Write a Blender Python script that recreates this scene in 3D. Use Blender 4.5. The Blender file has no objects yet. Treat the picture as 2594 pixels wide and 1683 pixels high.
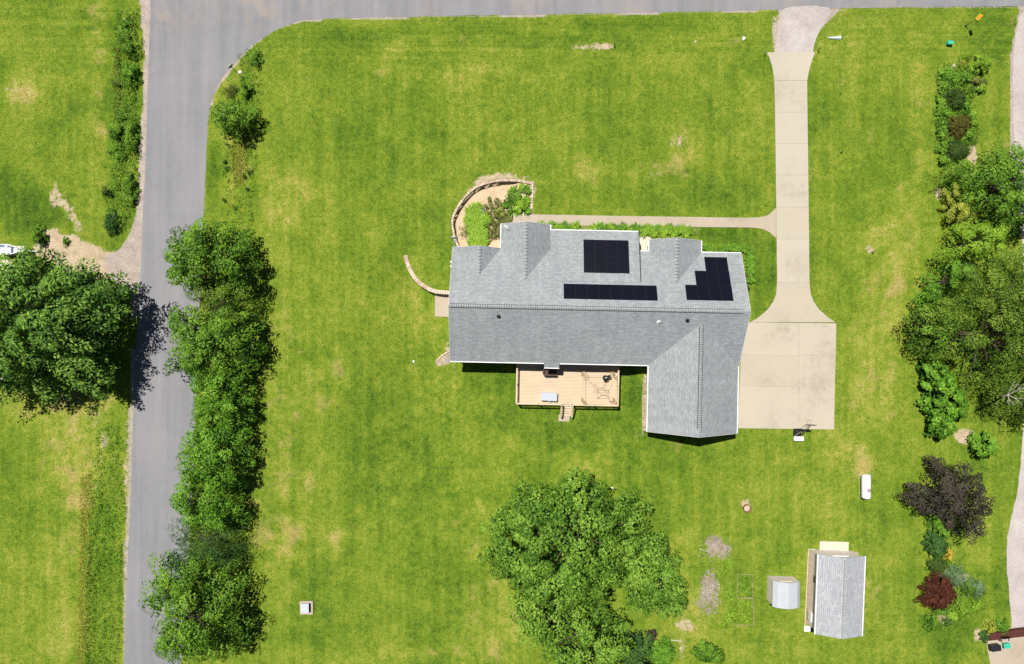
import bpy, math, random
import numpy as np
from mathutils import Vector, Matrix
from mathutils.geometry import tessellate_polygon

R = math.radians
rnd = random.Random(7)
sc = bpy.context.scene
COL = sc.collection

# ------------------------------------------------------------------ camera
H = 75.0          # camera height over the lawn, metres
F = 1725.0        # focal length in pixels of the 2594 px wide photograph
cam_d = bpy.data.cameras.new('camera')
cam = bpy.data.objects.new('camera', cam_d)
COL.objects.link(cam)
cam.location = (0, 0, H)
cam.rotation_euler = (0, 0, 0)
cam_d.sensor_width = 36.0
cam_d.lens = 36.0 * F / 2594.0
cam_d.clip_start = 0.5
cam_d.clip_end = 6000
sc.camera = cam

# ------------------------------------------------------------------ world, sun, exposure
SUN = Vector((-5.9, 7.8, 23.0)).normalized()          # towards the sun
el = math.asin(SUN.z)
az = math.atan2(SUN.x, SUN.y)
world = bpy.data.worlds.new('World')
sc.world = world
world.use_nodes = True
wn = world.node_tree
for n in list(wn.nodes): wn.nodes.remove(n)
sky = wn.nodes.new('ShaderNodeTexSky')
sky.sky_type = 'NISHITA'
sky.sun_disc = False
sky.air_density = 0.55
sky.dust_density = 0.2
sky.ozone_density = 1.6
sky.sun_elevation = el
sky.sun_rotation = az
bg = wn.nodes.new('ShaderNodeBackground')
bg.inputs['Strength'].default_value = 0.05
wo = wn.nodes.new('ShaderNodeOutputWorld')
wn.links.new(sky.outputs[0], bg.inputs['Color'])
wn.links.new(bg.outputs[0], wo.inputs['Surface'])
ld = bpy.data.lights.new('sun', 'SUN')
ld.energy = 5.0
ld.angle = R(0.5)
ld.color = (1.0, 0.965, 0.90)
lo = bpy.data.objects.new('sun', ld)
lo.rotation_euler = SUN.to_track_quat('Z', 'Y').to_euler()
lo.location = (0, 0, 60)
COL.objects.link(lo)
vs = sc.view_settings
vs.view_transform = 'Standard'
vs.look = 'None'
vs.exposure = 0.2
vs.gamma = 1
vs.use_curve_mapping = False
sc.cycles.max_bounces = 5
sc.cycles.diffuse_bounces = 2
sc.cycles.transparent_max_bounces = 4
sc.cycles.use_denoising = True

# ------------------------------------------------------------------ coordinates
def W(px, py, z=0.0):
    """world x, y of what the photograph shows at a pixel when it is z metres high"""
    k = (H - z) / F
    return ((px - 1297.0) * k, (841.5 - py) * k)

def PX(x, y):
    return x * F / H + 1297.0, 841.5 - y * F / H

def sm(v, a, b):
    t = np.clip((np.asarray(v, dtype=float) - a) / (b - a), 0, 1)
    return t * t * (3 - 2 * t)

def pip(poly, x, y):
    x = np.asarray(x, dtype=float); y = np.asarray(y, dtype=float)
    ins = np.zeros(x.shape, dtype=bool)
    n = len(poly)
    for i in range(n):
        x1, y1 = poly[i]; x2, y2 = poly[(i + 1) % n]
        c = ((y1 > y) != (y2 > y))
        with np.errstate(divide='ignore', invalid='ignore'):
            xi = (x2 - x1) * (y - y1) / (y2 - y1 + 1e-12) + x1
        ins ^= c & (x < xi)
    return ins

TERR = [(1028, 646), (1033, 676), (1050, 708), (1078, 730), (1104, 741), (1146, 743), (1146, 600), (1060, 560), (1010, 590)]
BED = [(1158, 632), (1149, 590), (1147, 556), (1162, 524), (1188, 492), (1216, 472), (1250, 464), (1282, 458), (1346, 466),
       (1346, 545), (1300, 558), (1290, 575), (1290, 640)]
def gz(x, y):
    """height of the ground"""
    px, py = PX(np.asarray(x, dtype=float), np.asarray(y, dtype=float))
    low = sm(px, 880, 1090) * (1 - sm(px, 1590, 1632)) * sm(py, 620, 745) * (1 - sm(py, 1090, 1420))
    low = np.where(pip(TERR, px, py), 0.0, low)
    low = np.where((py < 640) & (px > 1000), 0.0, low)
    bed = pip(BED, px, py) * (1 - sm(px, 1285, 1335)) * 0.62
    return -0.9 * low - bed

def g1(x, y):
    return float(gz(x, y))

# ------------------------------------------------------------------ materials
def _mat(name):
    m = bpy.data.materials.new(name)
    m.use_nodes = True
    nt = m.node_tree
    for n in list(nt.nodes): nt.nodes.remove(n)
    out = nt.nodes.new('ShaderNodeOutputMaterial')
    return m, nt, out

def N(nt, t, **kw):
    n = nt.nodes.new(t)
    for k, v in kw.items():
        if k in n.inputs: n.inputs[k].default_value = v
        else: setattr(n, k, v)
    return n

def noise(nt, vec, scale, detail=4, rough=0.55, dist=0.0):
    n = nt.nodes.new('ShaderNodeTexNoise')
    n.inputs['Scale'].default_value = scale
    n.inputs['Detail'].default_value = detail
    n.inputs['Roughness'].default_value = rough
    n.inputs['Distortion'].default_value = dist
    if vec is not None: nt.links.new(vec, n.inputs['Vector'])
    return n.outputs['Fac']

def mathn(nt, op, a, b=None, c=None, clamp=False):
    n = nt.nodes.new('ShaderNodeMath'); n.operation = op; n.use_clamp = clamp
    for i, v in enumerate((a, b, c)):
        if v is None: continue
        if isinstance(v, (int, float)): n.inputs[i].default_value = v
        else: nt.links.new(v, n.inputs[i])
    return n.outputs[0]

def ramp(nt, fac, stops):
    n = nt.nodes.new('ShaderNodeValToRGB')
    e = n.color_ramp.elements
    while len(e) > 1: e.remove(e[-1])
    for i, (p, c) in enumerate(stops):
        if i == 0: el_ = e[0]; el_.position = p
        else: el_ = e.new(p)
        el_.color = (c[0], c[1], c[2], 1) if len(c) == 3 else c
    nt.links.new(fac, n.inputs[0])
    return n.outputs['Color']

def maprange(nt, v, a, b, c=0.0, d=1.0):
    n = nt.nodes.new('ShaderNodeMapRange')
    n.inputs[1].default_value = a; n.inputs[2].default_value = b
    n.inputs[3].default_value = c; n.inputs[4].default_value = d
    nt.links.new(v, n.inputs[0])
    return n.outputs[0]

def mixc(nt, fac, a, b, blend='MIX'):
    n = nt.nodes.new('ShaderNodeMix'); n.data_type = 'RGBA'; n.blend_type = blend
    if isinstance(fac, (int, float)): n.inputs[0].default_value = fac
    else: nt.links.new(fac, n.inputs[0])
    for i, v in ((6, a), (7, b)):
        if isinstance(v, tuple): n.inputs[i].default_value = (v[0], v[1], v[2], 1)
        else: nt.links.new(v, n.inputs[i])
    return n.outputs[2]

def scalevec(nt, vec, s):
    n = nt.nodes.new('ShaderNodeVectorMath'); n.operation = 'MULTIPLY'
    n.inputs[1].default_value = s
    nt.links.new(vec, n.inputs[0])
    return n.outputs[0]

def objco(nt):
    # world position: seamless over the separate pieces of one surface
    return nt.nodes.new('ShaderNodeNewGeometry').outputs['Position']

def finish(nt, out, color, rough=0.8, bump=None, bstr=0.3, bdist=0.02, spec=0.3, metal=0.0):
    b = nt.nodes.new('ShaderNodeBsdfPrincipled')
    if isinstance(color, tuple): b.inputs['Base Color'].default_value = (color[0], color[1], color[2], 1)
    else: nt.links.new(color, b.inputs['Base Color'])
    b.inputs['Roughness'].default_value = rough
    b.inputs['Specular IOR Level'].default_value = spec
    b.inputs['Metallic'].default_value = metal
    if bump is not None:
        bn = nt.nodes.new('ShaderNodeBump')
        bn.inputs['Strength'].default_value = bstr
        bn.inputs['Distance'].default_value = bdist
        nt.links.new(bump, bn.inputs['Height'])
        nt.links.new(bn.outputs[0], b.inputs['Normal'])
    nt.links.new(b.outputs[0], out.inputs[0])
    return b

def simple(name, c, var=0.12, scale=3.0, rough=0.7, spec=0.3, metal=0.0, fine=40.0, bstr=0.15):
    m, nt, out = _mat(name)
    p = objco(nt)
    a = noise(nt, p, scale, 5)
    f = noise(nt, p, fine, 3)
    s = mathn(nt, 'ADD', mathn(nt, 'MULTIPLY', a, 0.65), mathn(nt, 'MULTIPLY', f, 0.35))
    lo_ = tuple(x * (1 - var * 1.6) for x in c); hi = tuple(min(1, x * (1 + var * 1.6)) for x in c)
    col = ramp(nt, s, [(0.3, lo_), (0.7, hi)])
    finish(nt, out, col, rough, f, bstr, 0.01, spec, metal)
    return m

def leafmat(name, dark, mid, light, transl=0.13):
    m, nt, out = _mat(name)
    at = nt.nodes.new('ShaderNodeAttribute'); at.attribute_name = 'tint'
    p = objco(nt)
    n1 = noise(nt, p, 0.6, 3)
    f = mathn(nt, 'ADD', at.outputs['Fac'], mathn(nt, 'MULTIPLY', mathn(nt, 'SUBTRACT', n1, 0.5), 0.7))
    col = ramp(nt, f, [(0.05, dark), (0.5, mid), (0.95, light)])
    d = nt.nodes.new('ShaderNodeBsdfPrincipled')
    d.inputs['Roughness'].default_value = 0.55
    d.inputs['Specular IOR Level'].default_value = 0.12
    nt.links.new(col, d.inputs['Base Color'])
    t = nt.nodes.new('ShaderNodeBsdfTranslucent')
    hs = nt.nodes.new('ShaderNodeMix'); hs.data_type = 'RGBA'; hs.blend_type = 'MULTIPLY'
    hs.inputs[0].default_value = 1
    hs.inputs[7].default_value = (1.2, 1.3, 0.5, 1)
    nt.links.new(col, hs.inputs[6]); nt.links.new(hs.outputs[2], t.inputs['Color'])
    mx = nt.nodes.new('ShaderNodeMixShader'); mx.inputs[0].default_value = transl
    nt.links.new(d.outputs[0], mx.inputs[1]); nt.links.new(t.outputs[0], mx.inputs[2])
    nt.links.new(mx.outputs[0], out.inputs[0])
    return m

def shingle_mat(name, dark, mid, light, row=0.16, wid=0.34):
    m, nt, out = _mat(name)
    uv = nt.nodes.new('ShaderNodeUVMap'); uv.uv_map = 'UVMap'
    br = nt.nodes.new('ShaderNodeTexBrick')
    br.offset = 0.5; br.squash = 1.0
    br.inputs['Scale'].default_value = 1.0
    br.inputs['Brick Width'].default_value = wid
    br.inputs['Row Height'].default_value = row
    br.inputs['Mortar Size'].default_value = 0.014
    br.inputs['Mortar Smooth'].default_value = 0.3
    br.inputs['Bias'].default_value = 0.0
    br.inputs['Color1'].default_value = (0, 0, 0, 1)
    br.inputs['Color2'].default_value = (1, 1, 1, 1)
    br.inputs['Mortar'].default_value = (0.0, 0.0, 0.0, 1)
    nt.links.new(uv.outputs[0], br.inputs['Vector'])
    sep = nt.nodes.new('ShaderNodeSeparateColor')
    nt.links.new(br.outputs['Color'], sep.inputs[0])
    big = noise(nt, uv.outputs[0], 0.35, 5, 0.6)
    sp = noise(nt, scalevec(nt, uv.outputs[0], (1.0, 1.3, 1)), 6.5, 2, 0.6)
    gr = noise(nt, uv.outputs[0], 60, 2)
    streak = noise(nt, scalevec(nt, uv.outputs[0], (1.2, 0.12, 1)), 1.0, 3)
    v = mathn(nt, 'ADD', mathn(nt, 'MULTIPLY', sep.outputs[0], 0.20), mathn(nt, 'MULTIPLY', sp, 0.55))
    v = mathn(nt, 'ADD', v, 0.115)
    v = mathn(nt, 'ADD', v, mathn(nt, 'MULTIPLY', mathn(nt, 'SUBTRACT', big, 0.5), 0.22))
    v = mathn(nt, 'ADD', v, mathn(nt, 'MULTIPLY', mathn(nt, 'SUBTRACT', streak, 0.5), 0.25))
    v = mathn(nt, 'ADD', v, mathn(nt, 'MULTIPLY', mathn(nt, 'SUBTRACT', gr, 0.5), 0.25))
    col = ramp(nt, v, [(0.15, dark), (0.52, mid), (0.9, light)])
    col = mixc(nt, mathn(nt, 'MULTIPLY', br.outputs['Fac'], 0.45), col, (0.07, 0.075, 0.085))
    # each course steps up towards its lower edge
    sepv = nt.nodes.new('ShaderNodeSeparateXYZ'); nt.links.new(uv.outputs[0], sepv.inputs[0])
    saw = mathn(nt, 'FRACT', mathn(nt, 'DIVIDE', sepv.outputs[1], row))
    hgt = mathn(nt, 'ADD', mathn(nt, 'MULTIPLY', saw, -0.6), mathn(nt, 'MULTIPLY', sep.outputs[0], 0.4))
    finish(nt, out, col, 0.85, hgt, 0.35, 0.012, 0.25)
    return m

def concrete_mat(name, c, stain=0.16):
    m, nt, out = _mat(name)
    p = objco(nt)
    big = noise(nt, p, 0.22, 3, 0.5, 0.3)
    mid = noise(nt, p, 1.8, 5, 0.65)
    fin = noise(nt, p, 45, 3)
    brush = noise(nt, scalevec(nt, p, (0.15, 6.0, 1)), 1.0, 2)
    v = mathn(nt, 'ADD', mathn(nt, 'MULTIPLY', big, 0.5), mathn(nt, 'MULTIPLY', mid, 0.27))
    v = mathn(nt, 'ADD', v, mathn(nt, 'MULTIPLY', fin, 0.13))
    v = mathn(nt, 'ADD', v, mathn(nt, 'MULTIPLY', brush, 0.10))
    dk = tuple(x * (1 - stain * 2.2) * k for x, k in zip(c, (1.0, 0.97, 0.93)))
    lt = tuple(min(1, x * (1 + stain * 0.8)) for x in c)
    col = ramp(nt, v, [(0.33, dk), (0.47, c), (0.66, lt)])
    finish(nt, out, col, 0.85, fin, 0.1, 0.005, 0.25)
    return m

def asphalt_mat():
    m, nt, out = _mat('asphalt')
    p = objco(nt)
    big = noise(nt, p, 0.12, 5, 0.6, 0.5)
    ln = noise(nt, scalevec(nt, p, (1.1, 0.05, 1)), 0.9, 3)
    fin = noise(nt, p, 22, 3, 0.7)
    mid = noise(nt, p, 1.6, 5, 0.7)
    sep = nt.nodes.new('ShaderNodeSeparateXYZ'); nt.links.new(p, sep.inputs[0])
    v = mathn(nt, 'ADD', mathn(nt, 'MULTIPLY', big, 0.35), mathn(nt, 'MULTIPLY', ln, 0.40))
    v = mathn(nt, 'ADD', v, mathn(nt, 'MULTIPLY', fin, 0.23))
    v = mathn(nt, 'ADD', v, mathn(nt, 'MULTIPLY', mid, 0.2))
    v = mathn(nt, 'SUBTRACT', v, 0.09)
    col = ramp(nt, v, [(0.3, (0.168, 0.168, 0.178)), (0.5, (0.232, 0.229, 0.240)), (0.7, (0.290, 0.280, 0.286))])
    # worn dark spots and dusty tan drift near the junction
    sp = noise(nt, p, 2.6, 4, 0.8, 1.5)
    spm = maprange(nt, sp, 0.72, 0.80)
    col = mixc(nt, mathn(nt, 'MULTIPLY', spm, 0.45, clamp=True), col, (0.12, 0.12, 0.135))
    dm = maprange(nt, sep.outputs[1], 31.5, 35.2)
    dn = maprange(nt, noise(nt, p, 0.22, 5, 0.6, 1.0), 0.50, 0.68)
    col = mixc(nt, mathn(nt, 'MULTIPLY', mathn(nt, 'MULTIPLY', dm, dn, clamp=True), 0.5), col, (0.36, 0.29, 0.23))
    finish(nt, out, col, 0.85, fin, 0.25, 0.008, 0.25)
    return m

def gravel_mat(name, lo_, mid_, hi_):
    m, nt, out = _mat(name)
    p = objco(nt)
    v = nt.nodes.new('ShaderNodeTexVoronoi'); v.inputs['Scale'].default_value = 16.0
    nt.links.new(p, v.inputs['Vector'])
    sp = nt.nodes.new('ShaderNodeSeparateColor'); nt.links.new(v.outputs['Color'], sp.inputs[0])
    big = noise(nt, p, 0.35, 5, 0.65, 0.6)
    f = noise(nt, p, 14, 4, 0.7)
    s = mathn(nt, 'ADD', mathn(nt, 'MULTIPLY', sp.outputs[0], 0.20), mathn(nt, 'MULTIPLY', big, 0.50))
    s = mathn(nt, 'ADD', s, mathn(nt, 'MULTIPLY', f, 0.3))
    col = ramp(nt, s, [(0.22, lo_), (0.5, mid_), (0.8, hi_)])
    finish(nt, out, col, 0.9, sp.outputs[0], 0.5, 0.03, 0.2)
    return m

def ground_mat():
    m, nt, out = _mat('lawn_ground')
    p = objco(nt)
    A = nt.nodes.new('ShaderNodeAttribute'); A.attribute_name = 'cover_a'
    B = nt.nodes.new('ShaderNodeAttribute'); B.attribute_name = 'cover_b'
    sa = nt.nodes.new('ShaderNodeSeparateColor'); nt.links.new(A.outputs['Color'], sa.inputs[0])
    sb = nt.nodes.new('ShaderNodeSeparateColor'); nt.links.new(B.outputs['Color'], sb.inputs[0])
    n_big = noise(nt, p, 0.075, 4, 0.55, 0.8)
    n_med = noise(nt, p, 0.42, 5, 0.62, 0.5)
    n_sm = noise(nt, p, 1.9, 4, 0.68)
    n_fi = noise(nt, p, 5.0, 3, 0.8)
    mow_v = noise(nt, scalevec(nt, p, (0.9, 0.03, 1)), 1.0, 4, 0.7)
    mow_h = noise(nt, scalevec(nt, p, (0.04, 1.6, 1)), 1.0, 4, 0.7)
    sxy = nt.nodes.new('ShaderNodeSeparateXYZ'); nt.links.new(p, sxy.inputs[0])
    hm = maprange(nt, sxy.outputs[1], 28.5, 31.0)
    n_mow = mathn(nt, 'ADD', mathn(nt, 'MULTIPLY', mow_v, mathn(nt, 'SUBTRACT', 1.0, hm)), mathn(nt, 'MULTIPLY', mow_h, hm))
    clump = noise(nt, p, 3.1, 2, 0.5, 1.2)
    v = mathn(nt, 'MULTIPLY', n_big, 0.46)
    v = mathn(nt, 'ADD', v, mathn(nt, 'MULTIPLY', n_med, 0.50))
    v = mathn(nt, 'ADD', v, mathn(nt, 'MULTIPLY', n_sm, 0.54))
    v = mathn(nt, 'ADD', v, mathn(nt, 'MULTIPLY', n_fi, 0.58))
    v = mathn(nt, 'ADD', v, mathn(nt, 'MULTIPLY', n_mow, 0.42))
    v = mathn(nt, 'SUBTRACT', v, mathn(nt, 'MULTIPLY', maprange(nt, clump, 0.56, 0.70), 0.11))
    v = mathn(nt, 'SUBTRACT', v, 0.75)
    v = mathn(nt, 'ADD', v, mathn(nt, 'MULTIPLY', mathn(nt, 'MULTIPLY', sa.outputs[0], maprange(nt, noise(nt, p, 0.55, 5, 0.65, 0.8), 0.36, 0.6)), 0.21))      # dry
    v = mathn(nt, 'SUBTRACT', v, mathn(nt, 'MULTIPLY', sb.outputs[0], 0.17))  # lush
    v = mathn(nt, 'ADD', v, 0.035)
    col = ramp(nt, v, [(0.14, (0.022, 0.058, 0.006)), (0.34, (0.066, 0.132, 0.010)), (0.50, (0.132, 0.204, 0.016)),
                       (0.62, (0.200, 0.256, 0.026)), (0.74, (0.292, 0.300, 0.052)), (0.90, (0.44, 0.37, 0.14))])
    # straw coloured worn spots
    st = maprange(nt, mathn(nt, 'ADD', mathn(nt, 'MULTIPLY', noise(nt, p, 0.30, 6, 0.7, 0.3), 1.0), mathn(nt, 'MULTIPLY', sa.outputs[0], 0.22)), 0.66, 0.82)
    col = mixc(nt, mathn(nt, 'MULTIPLY', st, 0.75, clamp=True), col, (0.42, 0.31, 0.12))
    def cover(col, mask, c1, c2, edge=0.55, sc_=3.0):
        nn = noise(nt, p, sc_, 5, 0.75)
        t = mathn(nt, 'ADD', mask, mathn(nt, 'MULTIPLY', mathn(nt, 'SUBTRACT', nn, 0.5), edge))
        t = maprange(nt, t, 0.38, 0.62)
        cc = ramp(nt, mathn(nt, 'ADD', mathn(nt, 'MULTIPLY', noise(nt, p, 5, 4, 0.85), 0.6), mathn(nt, 'MULTIPLY', noise(nt, p, 0.9, 4, 0.7), 0.4)), [(0.35, c1), (0.65, c2)])
        n = nt.nodes.new('ShaderNodeMix'); n.data_type = 'RGBA'
        nt.links.new(t, n.inputs[0]); nt.links.new(col, n.inputs[6]); nt.links.new(cc, n.inputs[7])
        n.clamp_factor = True
        return n.outputs[2]
    col = cover(col, sa.outputs[1], (0.27, 0.20, 0.12), (0.62, 0.50, 0.35), 1.5, 1.8)    # dirt
    col = cover(col, sa.outputs[2], (0.24, 0.195, 0.165), (0.52, 0.445, 0.385), 1.1, 4.0)    # gravel
    col = cover(col, sb.outputs[1], (0.46, 0.34, 0.21), (0.70, 0.54, 0.35), 0.5, 5.0)    # mulch
    col = cover(col, sb.outputs[2], (0.15, 0.11, 0.075), (0.44, 0.37, 0.32), 2.2, 2.6)   # ash
    hb = mathn(nt, 'ADD', mathn(nt, 'MULTIPLY', n_fi, 0.6), mathn(nt, 'MULTIPLY', n_sm, 0.5))
    finish(nt, out, col, 0.95, hb, 0.55, 0.12, 0.1)
    return m

M = {}
M['ground'] = ground_mat()
M['asphalt'] = asphalt_mat()
M['concrete'] = concrete_mat('concrete', (0.475, 0.425, 0.335), 0.08)
M['concrete_b'] = concrete_mat('concrete_b', (0.455, 0.402, 0.312), 0.10)
M['concrete_pad_b'] = concrete_mat('concrete_pad_b', (0.445, 0.388, 0.300), 0.15)
M['concrete_pad'] = concrete_mat('concrete_pad', (0.47, 0.415, 0.325), 0.12)
M['joint'] = simple('joint_concrete', (0.40, 0.355, 0.275), 0.1)  # concrete base sheet seen between the slabs
M['cream'] = concrete_mat('cream_concrete', (0.60, 0.54, 0.42), 0.05)
M['patio'] = concrete_mat('patio_concrete', (0.43, 0.36, 0.275), 0.1)
M['gravel'] = gravel_mat('gravel', (0.20, 0.18, 0.165), (0.40, 0.36, 0.325), (0.66, 0.62, 0.57))
M['white_gravel'] = gravel_mat('white_gravel', (0.26, 0.22, 0.20), (0.46, 0.41, 0.385), (0.64, 0.59, 0.56))
M['roof'] = shingle_mat('grey_shingles', (0.17, 0.182, 0.190), (0.320, 0.336, 0.347), (0.53, 0.545, 0.555))
M['roof_back'] = M['roof']
M['ridge'] = simple('ridge_cap', (0.325, 0.338, 0.348), 0.18, 5, 0.85)
M['dark_line'] = simple('roof_seam', (0.085, 0.088, 0.095), 0.1)
M['shed_roof'] = shingle_mat('shed_shingles', (0.24, 0.245, 0.26), (0.40, 0.41, 0.43), (0.60, 0.61, 0.63), 0.2, 0.34)
M['white'] = simple('white_trim', (0.80, 0.80, 0.80), 0.03, rough=0.5)
M['siding'] = simple('pale_siding', (0.60, 0.55, 0.50), 0.05, rough=0.6)
M['pink_siding'] = simple('pinkish_siding', (0.80, 0.67, 0.65), 0.04, rough=0.65)
M['solar'] = simple('solar_glass', (0.006, 0.006, 0.012), 0.1, 3, 0.25, 0.35, bstr=0.0)
M['solar_frame'] = simple('solar_frame', (0.022, 0.022, 0.030), 0.05, rough=0.4)
M['deck'] = simple('deck_board', (0.61, 0.475, 0.325), 0.05, 1.2, 0.6)
M['deck2'] = simple('deck_board_light', (0.62, 0.485, 0.335), 0.04, 1.2, 0.6)
M['rail'] = simple('deck_rail', (0.62, 0.49, 0.33), 0.04, 2, 0.6)
M['dark'] = simple('black_metal', (0.012, 0.011, 0.011), 0.1, rough=0.35, spec=0.5)
M['brown'] = simple('dark_brown', (0.075, 0.045, 0.035), 0.15, rough=0.6)
M['copper'] = simple('bronze_frame', (0.30, 0.17, 0.08), 0.15, rough=0.5)
M['copper_pale'] = simple('pale_frame', (0.58, 0.42, 0.26), 0.08, rough=0.5)
M['mesh_net'] = simple('mesh_net', (0.45, 0.29, 0.17), 0.1, rough=0.6)
M['paleblue'] = simple('pale_blue_plastic', (0.46, 0.50, 0.56), 0.03, rough=0.5)
M['block'] = simple('wall_block', (0.50, 0.36, 0.29), 0.22, 3, 0.9)
M['block2'] = simple('wall_block_pale', (0.62, 0.49, 0.38), 0.2, 3, 0.9)
M['wood'] = simple('grey_wood', (0.40, 0.31, 0.22), 0.2, 3, 0.8)
M['bark'] = simple('bark', (0.085, 0.060, 0.042), 0.3, 3, 0.95, bstr=0.4)
M['deadwood'] = simple('dead_wood', (0.50, 0.46, 0.38), 0.15, 3, 0.9)
M['metal'] = simple('galvanised_metal', (0.60, 0.66, 0.72), 0.06, 2, 0.4, 0.5, 0.3)
M['tank'] = simple('tank_paint', (0.86, 0.86, 0.87), 0.02, rough=0.35, spec=0.5)
M['tank_dome'] = simple('tank_dome', (0.40, 0.25, 0.25), 0.1, rough=0.5)
M['orange'] = simple('sign_orange', (0.95, 0.55, 0.06), 0.04, rough=0.45)
M['orange_dark'] = simple('sign_orange_deep', (0.92, 0.40, 0.02), 0.04, rough=0.45)
M['teal'] = simple('teal_plastic', (0.05, 0.45, 0.32), 0.06, rough=0.5)
M['maroon'] = simple('maroon_wood', (0.10, 0.028, 0.022), 0.25, 3, 0.7)
M['cushion'] = simple('grey_pink_cushion', (0.45, 0.33, 0.33), 0.1, rough=0.9)
M['rust'] = simple('rusty_steel', (0.28, 0.11, 0.05), 0.3, 6, 0.85)
M['ash'] = simple('pale_ash', (0.52, 0.42, 0.35), 0.25, 8, 0.95)
M['mulch'] = simple('brown_mulch', (0.30, 0.215, 0.12), 0.35, 6, 0.95, fine=14)
M['glass'] = simple('window_glass', (0.03, 0.04, 0.05), 0.1, rough=0.1, spec=0.6)
M['door'] = simple('garage_door_white', (0.72, 0.70, 0.66), 0.03, rough=0.5)

M['leaf_mid'] = leafmat('leaf_mid_green', (0.022, 0.07, 0.007), (0.102, 0.222, 0.018), (0.225, 0.39, 0.038))
M['leaf_maple'] = leafmat('leaf_maple', (0.028, 0.08, 0.012), (0.125, 0.255, 0.034), (0.27, 0.43, 0.07))
M['leaf_silver'] = leafmat('leaf_silver_maple', (0.028, 0.085, 0.008), (0.13, 0.26, 0.026), (0.265, 0.42, 0.055))
M['leaf_dark'] = leafmat('leaf_dark_green', (0.022, 0.060, 0.015), (0.050, 0.119, 0.025), (0.094, 0.194, 0.037))
M['leaf_lime'] = leafmat('leaf_lime', (0.106, 0.206, 0.015), (0.206, 0.356, 0.027), (0.331, 0.500, 0.050))
M['leaf_bright'] = leafmat('leaf_bright_green', (0.035, 0.105, 0.008), (0.12, 0.27, 0.02), (0.225, 0.42, 0.042))
M['leaf_olive'] = leafmat('leaf_olive', (0.062, 0.088, 0.015), (0.131, 0.163, 0.031), (0.237, 0.250, 0.062))
M['leaf_locust'] = leafmat('leaf_locust', (0.028, 0.07, 0.008), (0.105, 0.2, 0.018), (0.24, 0.33, 0.042))
M['leaf_purple'] = leafmat('leaf_purple', (0.024, 0.019, 0.016), (0.055, 0.044, 0.035), (0.098, 0.082, 0.060), 0.1)
M['leaf_red'] = leafmat('leaf_dark_red', (0.040, 0.010, 0.008), (0.095, 0.026, 0.018), (0.170, 0.060, 0.030), 0.12)
M['leaf_blue'] = leafmat('leaf_blue_green', (0.088, 0.156, 0.069), (0.175, 0.281, 0.131), (0.288, 0.413, 0.225))
M['leaf_yellow'] = leafmat('leaf_yellow_green', (0.180, 0.210, 0.020), (0.320, 0.370, 0.045), (0.470, 0.500, 0.090))
M['leaf_gold'] = leafmat('flower_gold', (0.25, 0.18, 0.02), (0.55, 0.38, 0.04), (0.75, 0.55, 0.08))
M['leaf_weed'] = leafmat('leaf_weed', (0.062, 0.138, 0.013), (0.131, 0.269, 0.022), (0.237, 0.400, 0.044))
M['leaf_straw'] = leafmat('leaf_straw', (0.200, 0.213, 0.025), (0.350, 0.362, 0.056), (0.525, 0.475, 0.125))
M['leaf_yew'] = leafmat('leaf_evergreen', (0.022, 0.056, 0.010), (0.056, 0.106, 0.018), (0.106, 0.156, 0.027))
M['leaf_russet'] = leafmat('leaf_russet', (0.044, 0.056, 0.010), (0.106, 0.100, 0.019), (0.188, 0.138, 0.031))
M['grass'] = leafmat('grass_tuft', (0.035, 0.080, 0.008), (0.130, 0.205, 0.018), (0.300, 0.325, 0.050), 0.1)

# ------------------------------------------------------------------ object helpers
def link(o, parent=None):
    COL.objects.link(o)
    if parent is not None: o.parent = parent
    return o

def tag(o, label=None, cat=None, group=None, kind=None):
    if label: o['label'] = label
    if cat: o['category'] = cat
    if group: o['group'] = group
    if kind: o['kind'] = kind
    return o

def empty(name, loc, rz, label, cat, group=None):
    o = bpy.data.objects.new(name, None)
    o.empty_display_size = 0.3
    o.location = loc; o.rotation_euler = (0, 0, rz)
    link(o)
    return tag(o, label, cat, group)

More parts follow.
